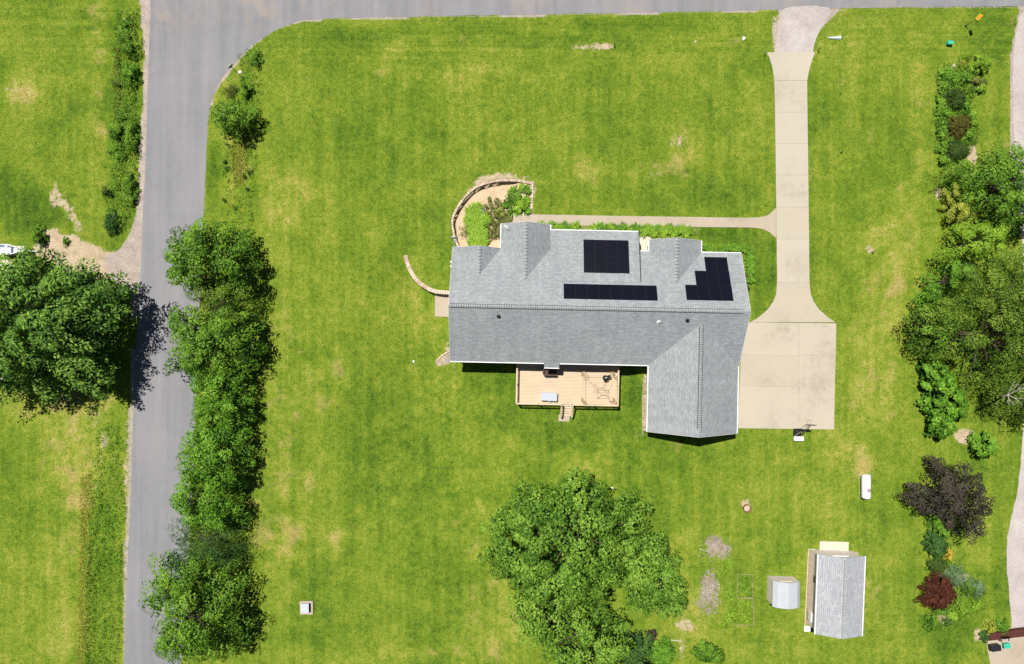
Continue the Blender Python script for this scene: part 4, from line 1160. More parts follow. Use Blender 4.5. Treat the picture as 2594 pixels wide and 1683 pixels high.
x, y = W(604, 187)
sp = empty('street_sign', (x, y, 0), R(45), 'dark metal sign post seen edge on at the road corner', 'road sign')
MB().tube((0, 0, 0), (0, 0, 2.3), .035, .035, 8).obj('post', M['bark'], sp)
oc = [(.32 * math.cos(math.pi / 8 + k * math.pi / 4), 2.0 + .32 * math.sin(math.pi / 8 + k * math.pi / 4)) for k in range(8)]
MB().add([(a_, .04, b_) for a_, b_ in oc] + [(a_, .055, b_) for a_, b_ in oc], [tuple(range(8)), tuple(range(15, 7, -1))] + [(i, 8 + i, 8 + (i + 1) % 8, (i + 1) % 8) for i in range(8)]).obj('sign_plate', M['metal'], sp)
def rock(name, label, px, py, s, mat, seed, cat='rock', hgt=.5):
    r_ = random.Random(seed); m = MB(); x, y = W(px, py); z = g1(x, y)
    n = 8; vv = []
    for (rr, zz) in ((1, -.1), (.95, .3), (.6, .8)):
        for k in range(n):
            t = 2 * math.pi * k / n; q = s * rr * r_.uniform(.8, 1.1)
            vv.append((q * math.cos(t), q * .75 * math.sin(t), s * hgt * zz))
    fs = [(i * n + k, i * n + (k + 1) % n, (i + 1) * n + (k + 1) % n, (i + 1) * n + k) for i in range(2) for k in range(n)] + [tuple(range(2 * n, 3 * n))]
    return tag(m.add(vv, fs).obj(name, mat, loc=(x, y, z), rz=r_.uniform(0, 3)), label, cat)
rock('rock', 'pale rock at the foot of the corner sign post', 608, 184, .32, M['siding'], 1)
rock('rock', 'small white stone in grass left of the gravel entrance', 1884, 98, .24, M['white'], 2)
rock('rock', 'smaller pale stone left of the white stone near the road', 1762, 106, .16, M['block2'], 3)
rock('rock', 'small whitish rock in flower bed beside the lime shrub', 2418, 168, .28, M['block2'], 4)
rock('rock', 'tiny white stone in the lawn left of the house corner', 1045, 917, .16, M['white'], 5)
rock('rock', 'white pebble in roadside weeds at the upper left', 315, 48, .15, M['white'], 14)
rock('rock', 'white stone in ditch weeds near the corner bush', 650, 163, .13, M['white'], 15)

def culvert(px, py, ang, label, L_=.85):
    x, y = W(px, py); c = empty('culvert_pipe', (x, y, 0), ang, label, 'pipe')
    m = MB(); n = 10
    vv = []
    for (xx, r_) in ((-L_ / 2, .12), (L_ / 2, .26)):
        for k in range(n + 1):
            t = math.pi * k / n; vv.append((xx, r_ * math.cos(t), .02 + r_ * math.sin(t)))
    fs = [(k, k + 1, n + 2 + k, n + 1 + k) for k in range(n)]
    m.add(vv, fs); m.add([(p[0], p[1] * .9, p[2] * .9) for p in vv], [f[::-1] for f in fs])
    m.obj('flared_end', M['metal'], c)
    MB().tube((-L_ * 1.1, 0, .03), (-L_ / 2, 0, .06), .12, .12, 10).obj('pipe', M['metal'], c)
culvert(2118, 97, 0, 'galvanised flared pipe end beside the driveway entrance')
x, y = W(2402, 112)
ub = empty('utility_box', (x, y, 0), R(-5), 'small teal utility box standing in the upper right lawn', 'utility box')
MB().box(-.28, .28, -.17, .17, 0, .42).obj('body', M['teal'], ub); MB().box(-.30, .30, -.19, .19, .42, .47).obj('lid', M['teal'], ub)
def marker(px, py, label, h=.5):
    x, y = W(px, py); m = empty('driveway_marker', (x, y, 0), 0, label, 'marker', None)
    MB().tube((0, 0, 0), (0, 0, h), .04, .03, 8).obj('stake', M['dark'], m)
    MB().lathe([(.06, h), (.09, h + .03), (.09, h + .09), (0, h + .12)], n=10).obj('reflector', M['dark'], m)
marker(1935, 138, 'short black marker at the left corner of the driveway top')
marker(2071, 128, 'short black marker at the right side of the driveway top')
marker(1556, 117, 'small dark stake in bare dirt streak along the road', .35)
marker(2130, 386, 'tiny black stake in the lawn right of the driveway', .2)
marker(2208, 639, 'black pipe stub in round bare dirt spot', .45)
x, y = W(1891, 1287)
fp = empty('fire_pit', (x, y, 0), 0, 'round rusty fire ring with pale ash on the back lawn', 'fire pit')
MB().lathe([(.36, 0), (.42, 0), (.42, .38), (.38, .38), (.36, .05)], n=20).obj('ring', M['rust'], fp)
MB().lathe([(.36, .10), (.2, .16), (0, .18)], n=16).obj('ash', M['ash'], fp)
x, y = W(1553, 1237); ld_ = empty('lawn_ornament', (x, y, 0), R(-25), 'small white and dark object lying on the lawn by tree', 'lawn ornament')
MB().tube((-.3, 0, .09), (.25, 0, .09), .08, .05, 8).obj('body', M['white'], ld_); MB().tube((.05, 0, .16), (.38, .03, .08), .06, .03, 8).obj('tip', M['dark'], ld_)
# septic access box
x, y = W(777, 1539)
sb_ = empty('access_box', (x, y, 0), R(1), 'square concrete frame with grey metal lid and open gap in lawn', 'access box')
fr = MB()
fr.box(-.72, .72, .52, .72, 0, .16); fr.box(-.72, .72, -.72, -.52, 0, .16); fr.box(-.72, -.52, -.52, .52, 0, .16); fr.box(.52, .72, -.52, .52, 0, .16)
fr.obj('concrete_frame', M['patio'], sb_)
MB().box(-.56, .30, -.50, .50, .20, .27).obj('lid', M['metal'], sb_)
MB().box(-.35, .05, -.02, .02, .27, .30).obj('handle', M['metal'], sb_)
MB().box(-.52, .52, -.52, .52, .0, .03).obj('pit', M['dark'], sb_)  # flat black sheet, paints the shadow in the open hole
MB().box(-.56, -.50, -.5, .5, .16, .20).obj('hinge_bar', M['dark'], sb_)
# boards
x, y = W(1710, 1622)
tag(MB().box(-.75, .75, -.045, .045, .02, .1).obj('loose_board', M['deadwood'], loc=(x, y, 0), rz=R(-6)), 'thin pale board lying between shrubs at the bottom', 'board')
gf = empty('garden_bed_frame', (*W(1878, 1510), 0), 0, 'faint wooden rectangle frames around overgrown vegetable beds', 'garden bed')
o0 = Vector(gf.location)
for p, q_ in (((1868, 1455), (1905, 1455)), ((1905, 1455), (1909, 1583)), ((1868, 1455), (1866, 1515)), ((1868, 1516), (1906, 1516)), ((1862, 1583), (1909, 1583)), ((1880, 1514), (1906, 1514))):
    a, b = W(*p), W(*q_)
    MB().bar((a[0] - o0.x, a[1] - o0.y, .03), (b[0] - o0.x, b[1] - o0.y, .03), .035, .08).obj('board', M['wood'], gf)

# ------------------------------------------------------------------ neighbour at the left edge: trailers half under the tree
tag(MB().prism(pxpoly([(-120, 619), (62, 624), (58, 648), (-120, 648)]), -.04, .03).obj('parking_strip', M['cream']), kind='structure')
tag(MB().prism(pxpoly([(-120, 658), (30, 659), (28, 672), (-120, 690)]), -.04, .03).obj('parking_strip', M['cream']), kind='structure')
tag(MB().prism(pxpoly([(-120, 935), (28, 938), (24, 975), (-120, 985)]), -.04, .03).obj('parking_strip', M['patio']), kind='structure')
def trailer(pxr, py, label, w=.55, zt=1.0):
    x, y = W(pxr, py, zt)
    t_ = empty('boat_trailer', (x, y, 0), R(-2), label, 'trailer')
    hull = MB(); secs = [(0, .05, .5), (-.8, w * .6, .35), (-1.8, w, .3), (-5.0, w, .3)]
    vv = []
    for xx, hw2, zb in secs:
        vv += [(xx, -hw2, zt), (xx, -hw2 * .6, zb), (xx, hw2 * .6, zb), (xx, hw2, zt)]
    fs = [(4 * i + k, 4 * i + k + 1, 4 * i + 4 + k + 1, 4 * i + 4 + k) for i in range(3) for k in range(3)]
    hull.add(vv, fs); hull.add([(12 + 0 - 12, 0, 0)] * 0, [])
    hull.add([(x_, y_ * .9, z_ + .02 if z_ < zt else z_) for x_, y_, z_ in vv], [f[::-1] for f in fs])
    hull.obj('hull', M['metal'], t_)
    MB().bar((-.8, 0, zt), (-.8, .001 + w * .55, zt), .1, .05).bar((-2, -w, zt), (-2, w, zt), .25, .04).bar((-3.6, -w, zt), (-3.6, w, zt), .3, .04).obj('seat', M['white'], t_)
    for sy in (-1, 1):
        MB().bar((-.1, sy * .06, zt), (-1.8, sy * w, zt), .08, .05).bar((-1.8, sy * w, zt), (-5, sy * w, zt), .08, .05).obj('gunwale', M['white'], t_)
        MB().lathe([(0, -.09), (.28, -.09), (.30, 0), (.28, .09), (0, .09)], (-3.4, sy * (w + .1), .30), 14, 'y').obj('wheel', M['dark'], t_)
    MB().bar((1.0, 0, .35), (-4.6, 0, .35), .08, .08).obj('tow_bar', M['metal'], t_)
trailer(62, 634, 'silver metal boat on a trailer at the left edge')
trailer(10, 671, 'pale boat on trailer half hidden below the silver boat', .6, 1.1)

# ------------------------------------------------------------------ neighbour's patio at the lower right corner
tag(MB().prism(pxpoly([(2496, 1618), (2510, 1610), (2560, 1590), (2760, 1590), (2760, 1800), (2508, 1800), (2508, 1683)]), -.04, .06).obj('neighbour_patio', M['patio']), kind='structure')
x, y = W(2552, 1622, .7)
nb = empty('wooden_bench', (x, y, 0.06), R(7), 'dark maroon wooden corner bench at the lower right patio', 'bench')
for k in range(4): MB().box(-1.9, 3.2, .05 + k * .24, .26 + k * .24, .40, .44).obj('plank', M['maroon'], nb)
for k in range(3): MB().box(-1.9, 3.2, 1.0, 1.05, .5 + k * .17, .64 + k * .17).obj('back_slat', M['maroon'], nb)
for x_ in (-1.8, 0.2, 3.0):
    MB().box(x_ - .06, x_ + .06, .08, .18, 0, .40).obj('leg', M['maroon'], nb); MB().box(x_ - .06, x_ + .06, .92, 1.0, 0, 1.02).obj('leg', M['maroon'], nb)
x, y = W(2548, 1621, .8)
ch = empty('patio_chair', (x, y, 0.06), R(8), 'low patio chair with greyish pink cushion by maroon bench', 'chair')
MB().box(-.42, .42, -.22, .18, .46, .54).obj('cushion', M['cushion'], ch)
MB().box(-.42, .42, .18, .26, .46, .95).obj('backrest', M['dark'], ch)
for sx in (-.4, .4):
    MB().box(sx - .03, sx + .03, -.24, .24, .62, .66).obj('armrest', M['dark'], ch)
    for sy in (-.22, .22): MB().box(sx - .025, sx + .025, sy - .025, sy + .025, 0, .62).obj('leg', M['dark'], ch)
x, y = W(2550, 1636, .4)
bt = empty('toy_bin', (x, y, 0.06), R(5), 'teal plastic bin in front of the maroon bench', 'bin')
MB().add([(-.28, -.2, 0), (.28, -.2, 0), (.28, .2, 0), (-.28, .2, 0), (-.34, -.26, .4), (.34, -.26, .4), (.34, .26, .4), (-.34, .26, .4)],
         [(0, 3, 2, 1), (0, 1, 5, 4), (1, 2, 6, 5), (2, 3, 7, 6), (3, 0, 4, 7)]).obj('body', M['teal'], bt)
MB().box(-.36, .36, -.28, .28, .40, .44).obj('lid', M['teal'], bt)
x, y = W(2520, 1640, .4)
gq = empty('storage_cabinet', (x, y, 0.06), R(8), 'black low cabinet at left end of the maroon bench', 'cabinet')
MB().box(-.55, .45, -.28, .30, .05, .62).obj('body', M['dark'], gq); MB().box(-.58, .48, -.31, .33, .62, .66).obj('top', M['solar_frame'], gq)

# ------------------------------------------------------------------ foliage
RNG = np.random.default_rng(11)

def leaves_mesh(name, C, Nn, size, aspect, tint, mat, rng, fold=0.25, tang=None):
    """diamond shaped folded leaves at C with normals Nn"""
    n = len(C)
    Nn = Nn / np.maximum(np.linalg.norm(Nn, axis=1, keepdims=True), 1e-6)
    r_ = rng.normal(size=(n, 3)) if tang is None else tang + rng.normal(size=(n, 3)) * .25
    Tn = r_ - (r_ * Nn).sum(1, keepdims=True) * Nn
    Tn /= np.maximum(np.linalg.norm(Tn, axis=1, keepdims=True), 1e-6)
    Bn = np.cross(Nn, Tn)
    s_ = (size * rng.uniform(.6, 1.35, n))[:, None]
    a = C - Tn * s_ * .5; b = C + Bn * s_ * aspect * .5 + Nn * s_ * fold * .3
    c = C + Tn * s_ * .6; d = C - Bn * s_ * aspect * .5 + Nn * s_ * fold * .3
    Vv = np.stack([a, b, c, d], 1).reshape(-1, 3)
    Fq_ = np.arange(4 * n).reshape(n, 4)
    return np_mesh(name, Vv, Fq_, mat, np.repeat(tint, 4))

def ell(cx, cy, rx, ry, rng, n=28, irr=.12):
    ph = rng.uniform(0, 6.28, 4)
    out_ = []
    for k in range(n):
        t = 2 * math.pi * k / n
        q = 1 + irr * (math.sin(2 * t + ph[0]) * .5 + math.sin(3 * t + ph[1]) * .6 + math.sin(5 * t + ph[2]) * .5 + math.sin(8 * t + ph[3]) * .35)
        out_.append((cx + rx * q * math.cos(t), cy + ry * q * math.sin(t)))
    return out_

def crown_clusters(P, zb, zt, spacing, rng, lobe=0):
    """cluster centres in the plan outline P (world), domed between zb and zt"""
    P = np.array(P); lo_ = P.min(0); hi = P.max(0)
    nn = int(6 * (hi[0] - lo_[0]) * (hi[1] - lo_[1]) / spacing ** 2) + 40
    S = rng.uniform(lo_, hi, (nn, 2))
    S = S[pip([tuple(p) for p in P], S[:, 0], S[:, 1])]
    keep = []
    for s_ in S:
        if all((s_[0] - k[0]) ** 2 + (s_[1] - k[1]) ** 2 > spacing ** 2 for k in keep): keep.append(s_)
    K = np.array(keep) if keep else P.mean(0)[None]
    A = P; B = np.roll(P, -1, 0); d = np.full(len(K), 1e9)
    for a, b in zip(A, B):
        ab = b - a; t = np.clip(((K - a) @ ab) / max(ab @ ab, 1e-9), 0, 1)
        d = np.minimum(d, np.linalg.norm(K - (a + t[:, None] * ab), axis=1))
    Rm = max(d.max(), .3)
    t = np.clip(d / Rm, 0, 1)
    dome = np.sqrt(1 - (1 - t) ** 2)
    z = zb + (zt - zb) * dome * rng.uniform(.84, 1.0, len(K)) * (1 - .06 * rng.random(len(K)))
    if lobe > 0:
        LC = []
        for s_ in rng.uniform(lo_, hi, (int(9 * (hi[0] - lo_[0]) * (hi[1] - lo_[1]) / lobe ** 2) + 10, 2)):
            if all((s_[0] - k[0]) ** 2 + (s_[1] - k[1]) ** 2 > lobe ** 2 for k in LC): LC.append(s_)
        LC = np.array(LC); D = np.sort(np.linalg.norm(K[:, None] - LC[None], axis=2), axis=1)
        if D.shape[1] > 1:
            gap = np.clip((D[:, 1] - D[:, 0]) / (lobe * .30), 0, 1)
            hs_ = (zt - zb)
            z = z - (1 - gap) * min(3.6, hs_ * .42) + .10 * hs_ * (1 - np.clip(D[:, 0] / (lobe * .6), 0, 1) ** 2)
            z = z + rng.uniform(-.45, .45, len(K)) * min(1, hs_ / 6)
            drop = (gap < .34) & (rng.random(len(K)) < .65)
            K = K[~drop]; z = z[~drop]; t = t[~drop]
    z = np.maximum(z, zb + .25 * (zt - zb) * rng.uniform(.5, 1, len(K)))
    return np.column_stack([K, z]), t, P.mean(0)

def foliage(name, P, zb, zt, mat, rng, spacing=1.0, rad=.8, density=95, leaf=.24, aspect=.6, parent=None, o0=None, jit=.5, under=.35, spiky=.5, flat=.62, upb=.75, lobe=0, fill=0):
    Cc, t, cen = crown_clusters(P, zb, zt, spacing, rng, lobe)
    if under > 0:
        U = Cc[rng.random(len(Cc)) < under].copy()
        U[:, 2] = np.maximum(zb, U[:, 2] - rng.uniform(.8, 1.8, len(U)) * rad * 1.3)
        tu = np.zeros(len(U)) + .5
        isu = np.r_[np.zeros(len(Cc)), np.ones(len(U))]
        Cc = np.vstack([Cc, U]); t = np.r_[t, tu]
    else: isu = np.zeros(len(Cc))
    Ls = []; Ns = []; Ts = []; Tg = []
    for i in range(len(Cc)):
        c = Cc[i]
        out_ = np.r_[c[:2] - cen, 0]; lo_ = np.linalg.norm(out_); out_ = out_ / max(lo_, 1e-6)
        e = 1 - t[i]
        k = int(density * rng.uniform(.7, 1.3) * (rad / .8) ** 0 * (.6 if isu[i] else 1))
        v = rng.normal(size=(k, 3)); v[:, 2] = np.abs(v[:, 2]) * 1.0 - .25
        v /= np.linalg.norm(v, axis=1, keepdims=True)
        r_ = rad * rng.uniform(.75, 1.25)
        rr = (.45 + .55 * rng.random(k) ** .5)[:, None] * r_
        side = np.array([-out_[1], out_[0], 0])
        ax1 = out_ * math.cos(.35 * e) + np.array([0, 0, -math.sin(.35 * e)])
        el_ = 1 + spiky * e
        a1 = (v @ ax1)[:, None] * ax1 * el_; a2 = (v @ side)[:, None] * side / math.sqrt(el_)
        a3 = v[:, 2:3] * np.array([0, 0, 1]) * flat
        pos = c + (a1 + a2 + a3) * rr
        nrm = v * .9 + np.array([0, 0, upb * 1.1]) + rng.normal(size=(k, 3)) * jit * .8 + out_ * e * .3
        Ls.append(pos); Ns.append(nrm)
        ct = rng.uniform(-.26, .26)
        Ts.append(np.clip(.5 + ct + rng.normal(size=k) * .24, 0, 1))
        Tg.append(v)
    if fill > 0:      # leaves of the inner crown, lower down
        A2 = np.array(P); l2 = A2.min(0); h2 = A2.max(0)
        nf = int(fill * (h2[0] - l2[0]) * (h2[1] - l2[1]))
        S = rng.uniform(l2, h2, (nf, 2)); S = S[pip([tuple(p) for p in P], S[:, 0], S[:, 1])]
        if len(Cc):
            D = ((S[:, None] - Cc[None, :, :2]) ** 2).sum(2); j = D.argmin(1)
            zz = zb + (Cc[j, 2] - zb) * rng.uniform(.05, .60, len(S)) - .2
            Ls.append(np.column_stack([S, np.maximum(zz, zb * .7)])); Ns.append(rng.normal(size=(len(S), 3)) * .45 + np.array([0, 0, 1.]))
            Ts.append(rng.uniform(.0, .4, len(S))); Tg.append(rng.normal(size=(len(S), 3)))  # darker tint paints shade into the inner leaves
    C = np.vstack(Ls); Nn = np.vstack(Ns); tn = np.concatenate(Ts); tg = np.vstack(Tg)
    C[:, 2] = np.maximum(C[:, 2], gz(C[:, 0], C[:, 1]) + .03)
    if o0 is not None: C = C - np.array(o0)
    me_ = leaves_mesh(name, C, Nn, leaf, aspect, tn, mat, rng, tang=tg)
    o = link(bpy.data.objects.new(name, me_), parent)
    return o, Cc

def tree(name, label, cat, poly, zb, zt, mat, trunk_r=.25, group=None, twigs=14, seed=0, **kw):
    rng = np.random.default_rng(seed + 100)
    if len(poly) == 4 and not isinstance(poly[0], tuple): poly = ell(*poly, rng)
    # the rim nearest to the point under the camera is low in the crown, the far rim is seen higher up
    pc = np.mean(np.array(poly), 0); rd_ = pc - np.array([1297, 841.5]); rd_ /= max(np.linalg.norm(rd_), 1)
    P = []
    for a, b in poly:
        o_ = np.array([a, b]) - pc; o_ /= max(np.linalg.norm(o_), 1e-6)
        zs = zb + (zt - zb) * (.17 + .09 * float(o_ @ rd_))
        P.append(W(a, b, zs))
    # ragged outline
    Q = []
    for i in range(len(P)):
        a = np.array(P[i]); b = np.array(P[(i + 1) % len(P)])
        n = max(1, int(np.linalg.norm(b - a) / .8))
        for k in range(n): Q.append(a + (b - a) * k / n + rng.normal(size=2) * .13)
    cen = np.mean(np.array(P), 0)
    z0 = g1(*cen)
    root = empty(name, (cen[0], cen[1], z0), 0, label, cat, group)
    o0 = (cen[0], cen[1], z0)
    rad = kw.get('rad', .8)
    # pull the outline in so the clusters end on it
    Q = [cen + (q - cen) * max(.3, 1 - rad * .66 / max(np.linalg.norm(q - cen), .5)) for q in Q]
    kw.setdefault('lobe', 2.9); kw.setdefault('fill', 48); kw['density'] = int(kw.get('density', 95) * 1.35)
    kw['leaf'] = kw.get('leaf', .2) * 1.12; rad = kw.get('rad', .8)
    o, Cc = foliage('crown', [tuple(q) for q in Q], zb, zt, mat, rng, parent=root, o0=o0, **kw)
    m = MB()
    top = Vector((rng.uniform(-.3, .3), rng.uniform(-.3, .3), zb + (zt - zb) * .45 - z0))
    midp = Vector((top.x * .3, top.y * .6, top.z * .45))
    m.tube((0, 0, -.1), midp, trunk_r * 1.25, trunk_r, 9, False).tube(midp, top, trunk_r, trunk_r * .55, 9, False)
    idx = rng.permutation(len(Cc))[:twigs]
    for i in idx:
        c = Vector(tuple(Cc[i] - np.array(o0))); s_ = midp.lerp(top, rng.uniform(.3, 1.0))
        c = c - Vector((0, 0, .9 * rad)); mm = s_.lerp(c, .55) + Vector((0, 0, rng.uniform(.1, .5) * (c - s_).length * .25))
        m.tube(s_, mm, trunk_r * .32, trunk_r * .2, 6, False).tube(mm, c, trunk_r * .2, trunk_r * .06, 5, False)
    m.obj('trunk', M['bark'], root)
    return root

# --- big tree at the left edge
tree('shade_tree', 'huge green tree overhanging the road at the left edge', 'tree',
     [(-60, 680), (20, 655), (70, 640), (110, 615), (150, 655), (185, 680), (225, 668), (262, 682), (300, 705), (340, 722), (345, 762), (335, 800), (315, 840), (318, 880), (300, 915), (290, 955), (285, 1000), (255, 1022), (215, 985), (190, 1000), (160, 985), (130, 1005), (95, 985), (60, 1000), (20, 1000), (-60, 1010)],
     2.6, 12.6, M['leaf_maple'], .42, seed=1, lobe=3.2, spacing=1.15, rad=1.05, density=140, leaf=.29, spiky=1.25, under=.7, fill=85, twigs=30, flat=.6, aspect=.5)
# --- row of trees along the road
rowg = 'trees in the row between road and lawn'
tree('shade_tree', 'broad dark green tree at the top of the roadside row', 'tree',
     [(415, 655), (440, 620), (435, 595), (475, 572), (510, 552), (560, 550), (592, 572), (628, 592), (660, 622), (667, 665), (664, 705), (640, 735), (600, 745), (560, 745), (510, 742), (480, 738), (450, 715), (425, 690)],
     1.2, 7.5, M['leaf_mid'], .25, rowg, seed=2, spacing=.95, rad=.85, density=125, leaf=.22)
tree('honey_locust', 'olive feathery tree squeezed below the topmost roadside tree', 'tree',
     [(480, 740), (520, 715), (592, 705), (632, 710), (664, 740), (663, 815), (632, 835), (560, 840), (490, 820)], 1.0, 6.4, M['leaf_locust'], .16, rowg, seed=3, spacing=.8, rad=.7, density=110, leaf=.17, aspect=.45)
tree('shade_tree', 'wide green tree reaching over the road opposite tree shadow', 'tree',
     [(420, 790), (470, 765), (520, 780), (584, 765), (632, 770), (666, 820), (672, 880), (660, 925), (624, 960), (568, 968), (510, 965), (470, 950), (418, 945), (440, 900), (425, 860), (440, 830)],
     1.2, 7.5, M['leaf_mid'], .25, rowg, seed=4, spacing=.95, rad=.85, density=125, leaf=.22)
tree('shade_tree', 'narrower green tree in the middle of the roadside row', 'tree',
     [(495, 940), (560, 915), (624, 915), (647, 965), (650, 1025), (640, 1085), (592, 1105), (530, 1100), (495, 1070), (485, 1030), (500, 985)], 1.0, 6.2, M['leaf_bright'], .2, rowg, seed=5, spacing=.85, rad=.75, density=120, leaf=.2)
tree('shade_tree', 'bright green tree bulging to the right in roadside row', 'tree',
     [(470, 1105), (500, 1065), (560, 1050), (616, 1060), (647, 1095), (650, 1165), (636, 1215), (592, 1240), (520, 1240), (468, 1205), (460, 1150)], 1.0, 6.5, M['leaf_bright'], .2, rowg, seed=6, spacing=.85, rad=.8, density=120, leaf=.21)
tree('shade_tree', 'small rounded green tree above the thin willowy tree', 'tree',
     [(440, 1240), (480, 1200), (560, 1180), (616, 1190), (632, 1250), (628, 1315), (592, 1350), (520, 1345), (455, 1320), (440, 1275)], .8, 5.8, M['leaf_bright'], .18, rowg, seed=7, spacing=.8, rad=.75, density=115, leaf=.2)
tree('willow_tree', 'thin dark wispy tree with sparse twigs beside the road', 'tree',
     [(430, 1385), (450, 1325), (500, 1300), (560, 1295), (612, 1310), (632, 1370), (616, 1430), (540, 1440), (470, 1425)], .8, 5.6, M['leaf_dark'], .12, rowg, seed=8, spacing=.7, rad=.8, density=100, leaf=.19, aspect=.28, twigs=40, spiky=1.4, under=.2)
tree('shade_tree', 'largest tree at the bottom end of roadside row', 'tree',
     [(355, 1485), (395, 1460), (385, 1425), (430, 1400), (500, 1390), (568, 1395), (612, 1425), (632, 1480), (644, 1540), (650, 1590), (624, 1635), (584, 1655), (540, 1660), (480, 1670), (430, 1683), (425, 1650), (398, 1640), (412, 1600), (390, 1560), (390, 1520)],
     1.2, 8.5, M['leaf_mid'], .28, rowg, seed=9, spacing=1.0, rad=.9, density=135, leaf=.22, spiky=.8)

# --- big silver maple group at the bottom centre
mg = 'crowns of the large maple group in the back lawn'
tree('maple_tree', 'largest maple crown with deep gaps in the back lawn', 'tree',
     [(1222, 1400), (1228, 1330), (1250, 1290), (1300, 1230), (1340, 1215), (1400, 1212), (1432, 1190), (1460, 1178), (1500, 1195), (1530, 1215), (1520, 1245), (1560, 1250), (1625, 1255), (1640, 1290), (1640, 1325), (1600, 1345), (1575, 1370), (1590, 1440), (1580, 1500), (1530, 1520), (1450, 1530), (1370, 1525), (1300, 1500), (1265, 1455), (1228, 1440)],
     2.0, 11.0, M['leaf_silver'], .4, mg, lobe=3.5, seed=11, spacing=1.05, rad=.95, density=155, leaf=.23, twigs=24)
tree('maple_tree', 'rounded maple crown on the right side of the group', 'tree',
     [(1575, 1370), (1610, 1340), (1660, 1340), (1700, 1370), (1718, 1415), (1735, 1470), (1735, 1520), (1700, 1550), (1650, 1558), (1600, 1545), (1570, 1500), (1560, 1430)],
     2.0, 8.5, M['leaf_silver'], .28, mg, lobe=3.5, seed=12, spacing=.9, rad=.85, density=145, leaf=.21)
tree('maple_tree', 'maple crown forming the bottom end of the group', 'tree',
     [(1285, 1500), (1330, 1490), (1420, 1510), (1500, 1500), (1560, 1545), (1600, 1590), (1600, 1620), (1570, 1650), (1560, 1740), (1430, 1745), (1390, 1665), (1320, 1620), (1295, 1560)],
     1.8, 9.0, M['leaf_silver'], .3, mg, lobe=3.5, seed=13, spacing=1.0, rad=.95, density=145, leaf=.22)
tree('undergrowth_tree', 'low dark tree in the shade right of maple group', 'tree',
     [(1590, 1600), (1640, 1590), (1660, 1620), (1650, 1700), (1580, 1720), (1560, 1660)], .5, 3.8, M['leaf_dark'], .12, seed=14, spacing=.7, rad=.6, density=100, leaf=.17)

# --- right hand side masses
tree('shade_tree', 'dense dark green tree in the upper right by gravel drive', 'tree',
     [(2405, 470), (2440, 440), (2455, 400), (2490, 375), (2540, 368), (2620, 380), (2650, 480), (2620, 570), (2560, 600), (2510, 590), (2480, 560), (2440, 545), (2418, 510)], 1.2, 6.5, M['leaf_mid'], .22, seed=15, spacing=.85, rad=.75, density=150, leaf=.18)
tree('cedar_tree', 'small feathery evergreen at left of the dark upper right tree', 'tree', (2402, 452, 34, 36), .4, 3.4, M['leaf_mid'], .1, seed=16, spacing=.5, rad=.5, density=110, leaf=.2, aspect=.2, spiky=1.6, twigs=6)
tree('chartreuse_shrub', 'tall yellow-green shrub wedged left of the dark tree', 'shrub', [(2382, 478), (2402, 470), (2412, 505), (2435, 530), (2440, 556), (2420, 575), (2390, 568), (2375, 545), (2380, 515)], .2, 3.0, M['leaf_yellow'], .05, seed=17, spacing=.45, rad=.4, density=110, leaf=.13, twigs=6)
tree('lime_tree', 'bright lime green tree above the big mottled tree', 'tree',
     [(2378, 590), (2400, 562), (2440, 555), (2490, 570), (2535, 570), (2555, 600), (2530, 640), (2480, 665), (2420, 665), (2385, 650), (2365, 672), (2350, 655), (2375, 625)], .8, 5.2, M['leaf_lime'], .16, seed=18, spacing=.75, rad=.65, density=140, leaf=.17)
tree('sweetgum_tree', 'small dark edged green tree at left tip of thicket', 'tree', [(2350, 690), (2375, 665), (2430, 660), (2440, 720), (2380, 740), (2350, 760), (2310, 770), (2330, 720)], .8, 5.0, M['leaf_bright'], .14, seed=19, spacing=.7, rad=.6, density=110, leaf=.18)
tree('shade_tree', 'giant mottled olive and green tree on the right', 'tree',
     [(2280, 800), (2320, 760), (2370, 720), (2400, 680), (2460, 650), (2520, 630), (2600, 620), (2680, 680), (2700, 900), (2680, 1060), (2600, 1090), (2545, 1060), (2500, 1000), (2450, 985), (2430, 940), (2400, 915), (2340, 905), (2310, 880), (2300, 840)],
     1.8, 9.5, M['leaf_locust'], .38, seed=20, spacing=1.05, rad=1.0, density=190, leaf=.19, aspect=.45, twigs=24)
tree('leafy_tree', 'light green leafy tree at left flank of giant tree', 'tree',
     [(2285, 820), (2310, 790), (2345, 750), (2380, 740), (2400, 800), (2395, 870), (2350, 905), (2310, 890), (2290, 870)], 1.0, 6.0, M['leaf_mid'], .16, seed=21, spacing=.8, rad=.7, density=120, leaf=.2)
tree('catalpa_shrub', 'bright green large leaved shrub mass edging the right lawn', 'shrub',
     [(2328, 915), (2360, 905), (2400, 918), (2425, 960), (2445, 1010), (2440, 1050), (2405, 1090), (2375, 1118), (2345, 1110), (2340, 1060), (2332, 1000), (2326, 950)], .3, 3.2, M['leaf_bright'], .12, seed=22, spacing=.62, rad=.5, density=60, leaf=.27, aspect=.8, twigs=10)
tree('round_bush', 'solitary rounded green bush below the giant right tree', 'bush', (2482, 1127, 38, 30), .2, 2.6, M['leaf_bright'], .08, seed=23, spacing=.5, rad=.45, density=75, leaf=.22, aspect=.7, twigs=6)
tree('purple_plum_tree', 'dark purple leaved tree beside the right hand beds', 'tree',
     [(2282, 1245), (2320, 1225), (2335, 1190), (2365, 1165), (2400, 1165), (2440, 1170), (2445, 1195), (2480, 1205), (2475, 1235), (2510, 1255), (2500, 1280), (2480, 1310), (2480, 1340), (2450, 1365), (2420, 1370), (2400, 1330), (2360, 1310), (2320, 1300), (2308, 1270)], 1.2, 6.0, M['leaf_purple'], .18, seed=24, spacing=.85, rad=.75, density=150, leaf=.18, spiky=.9)

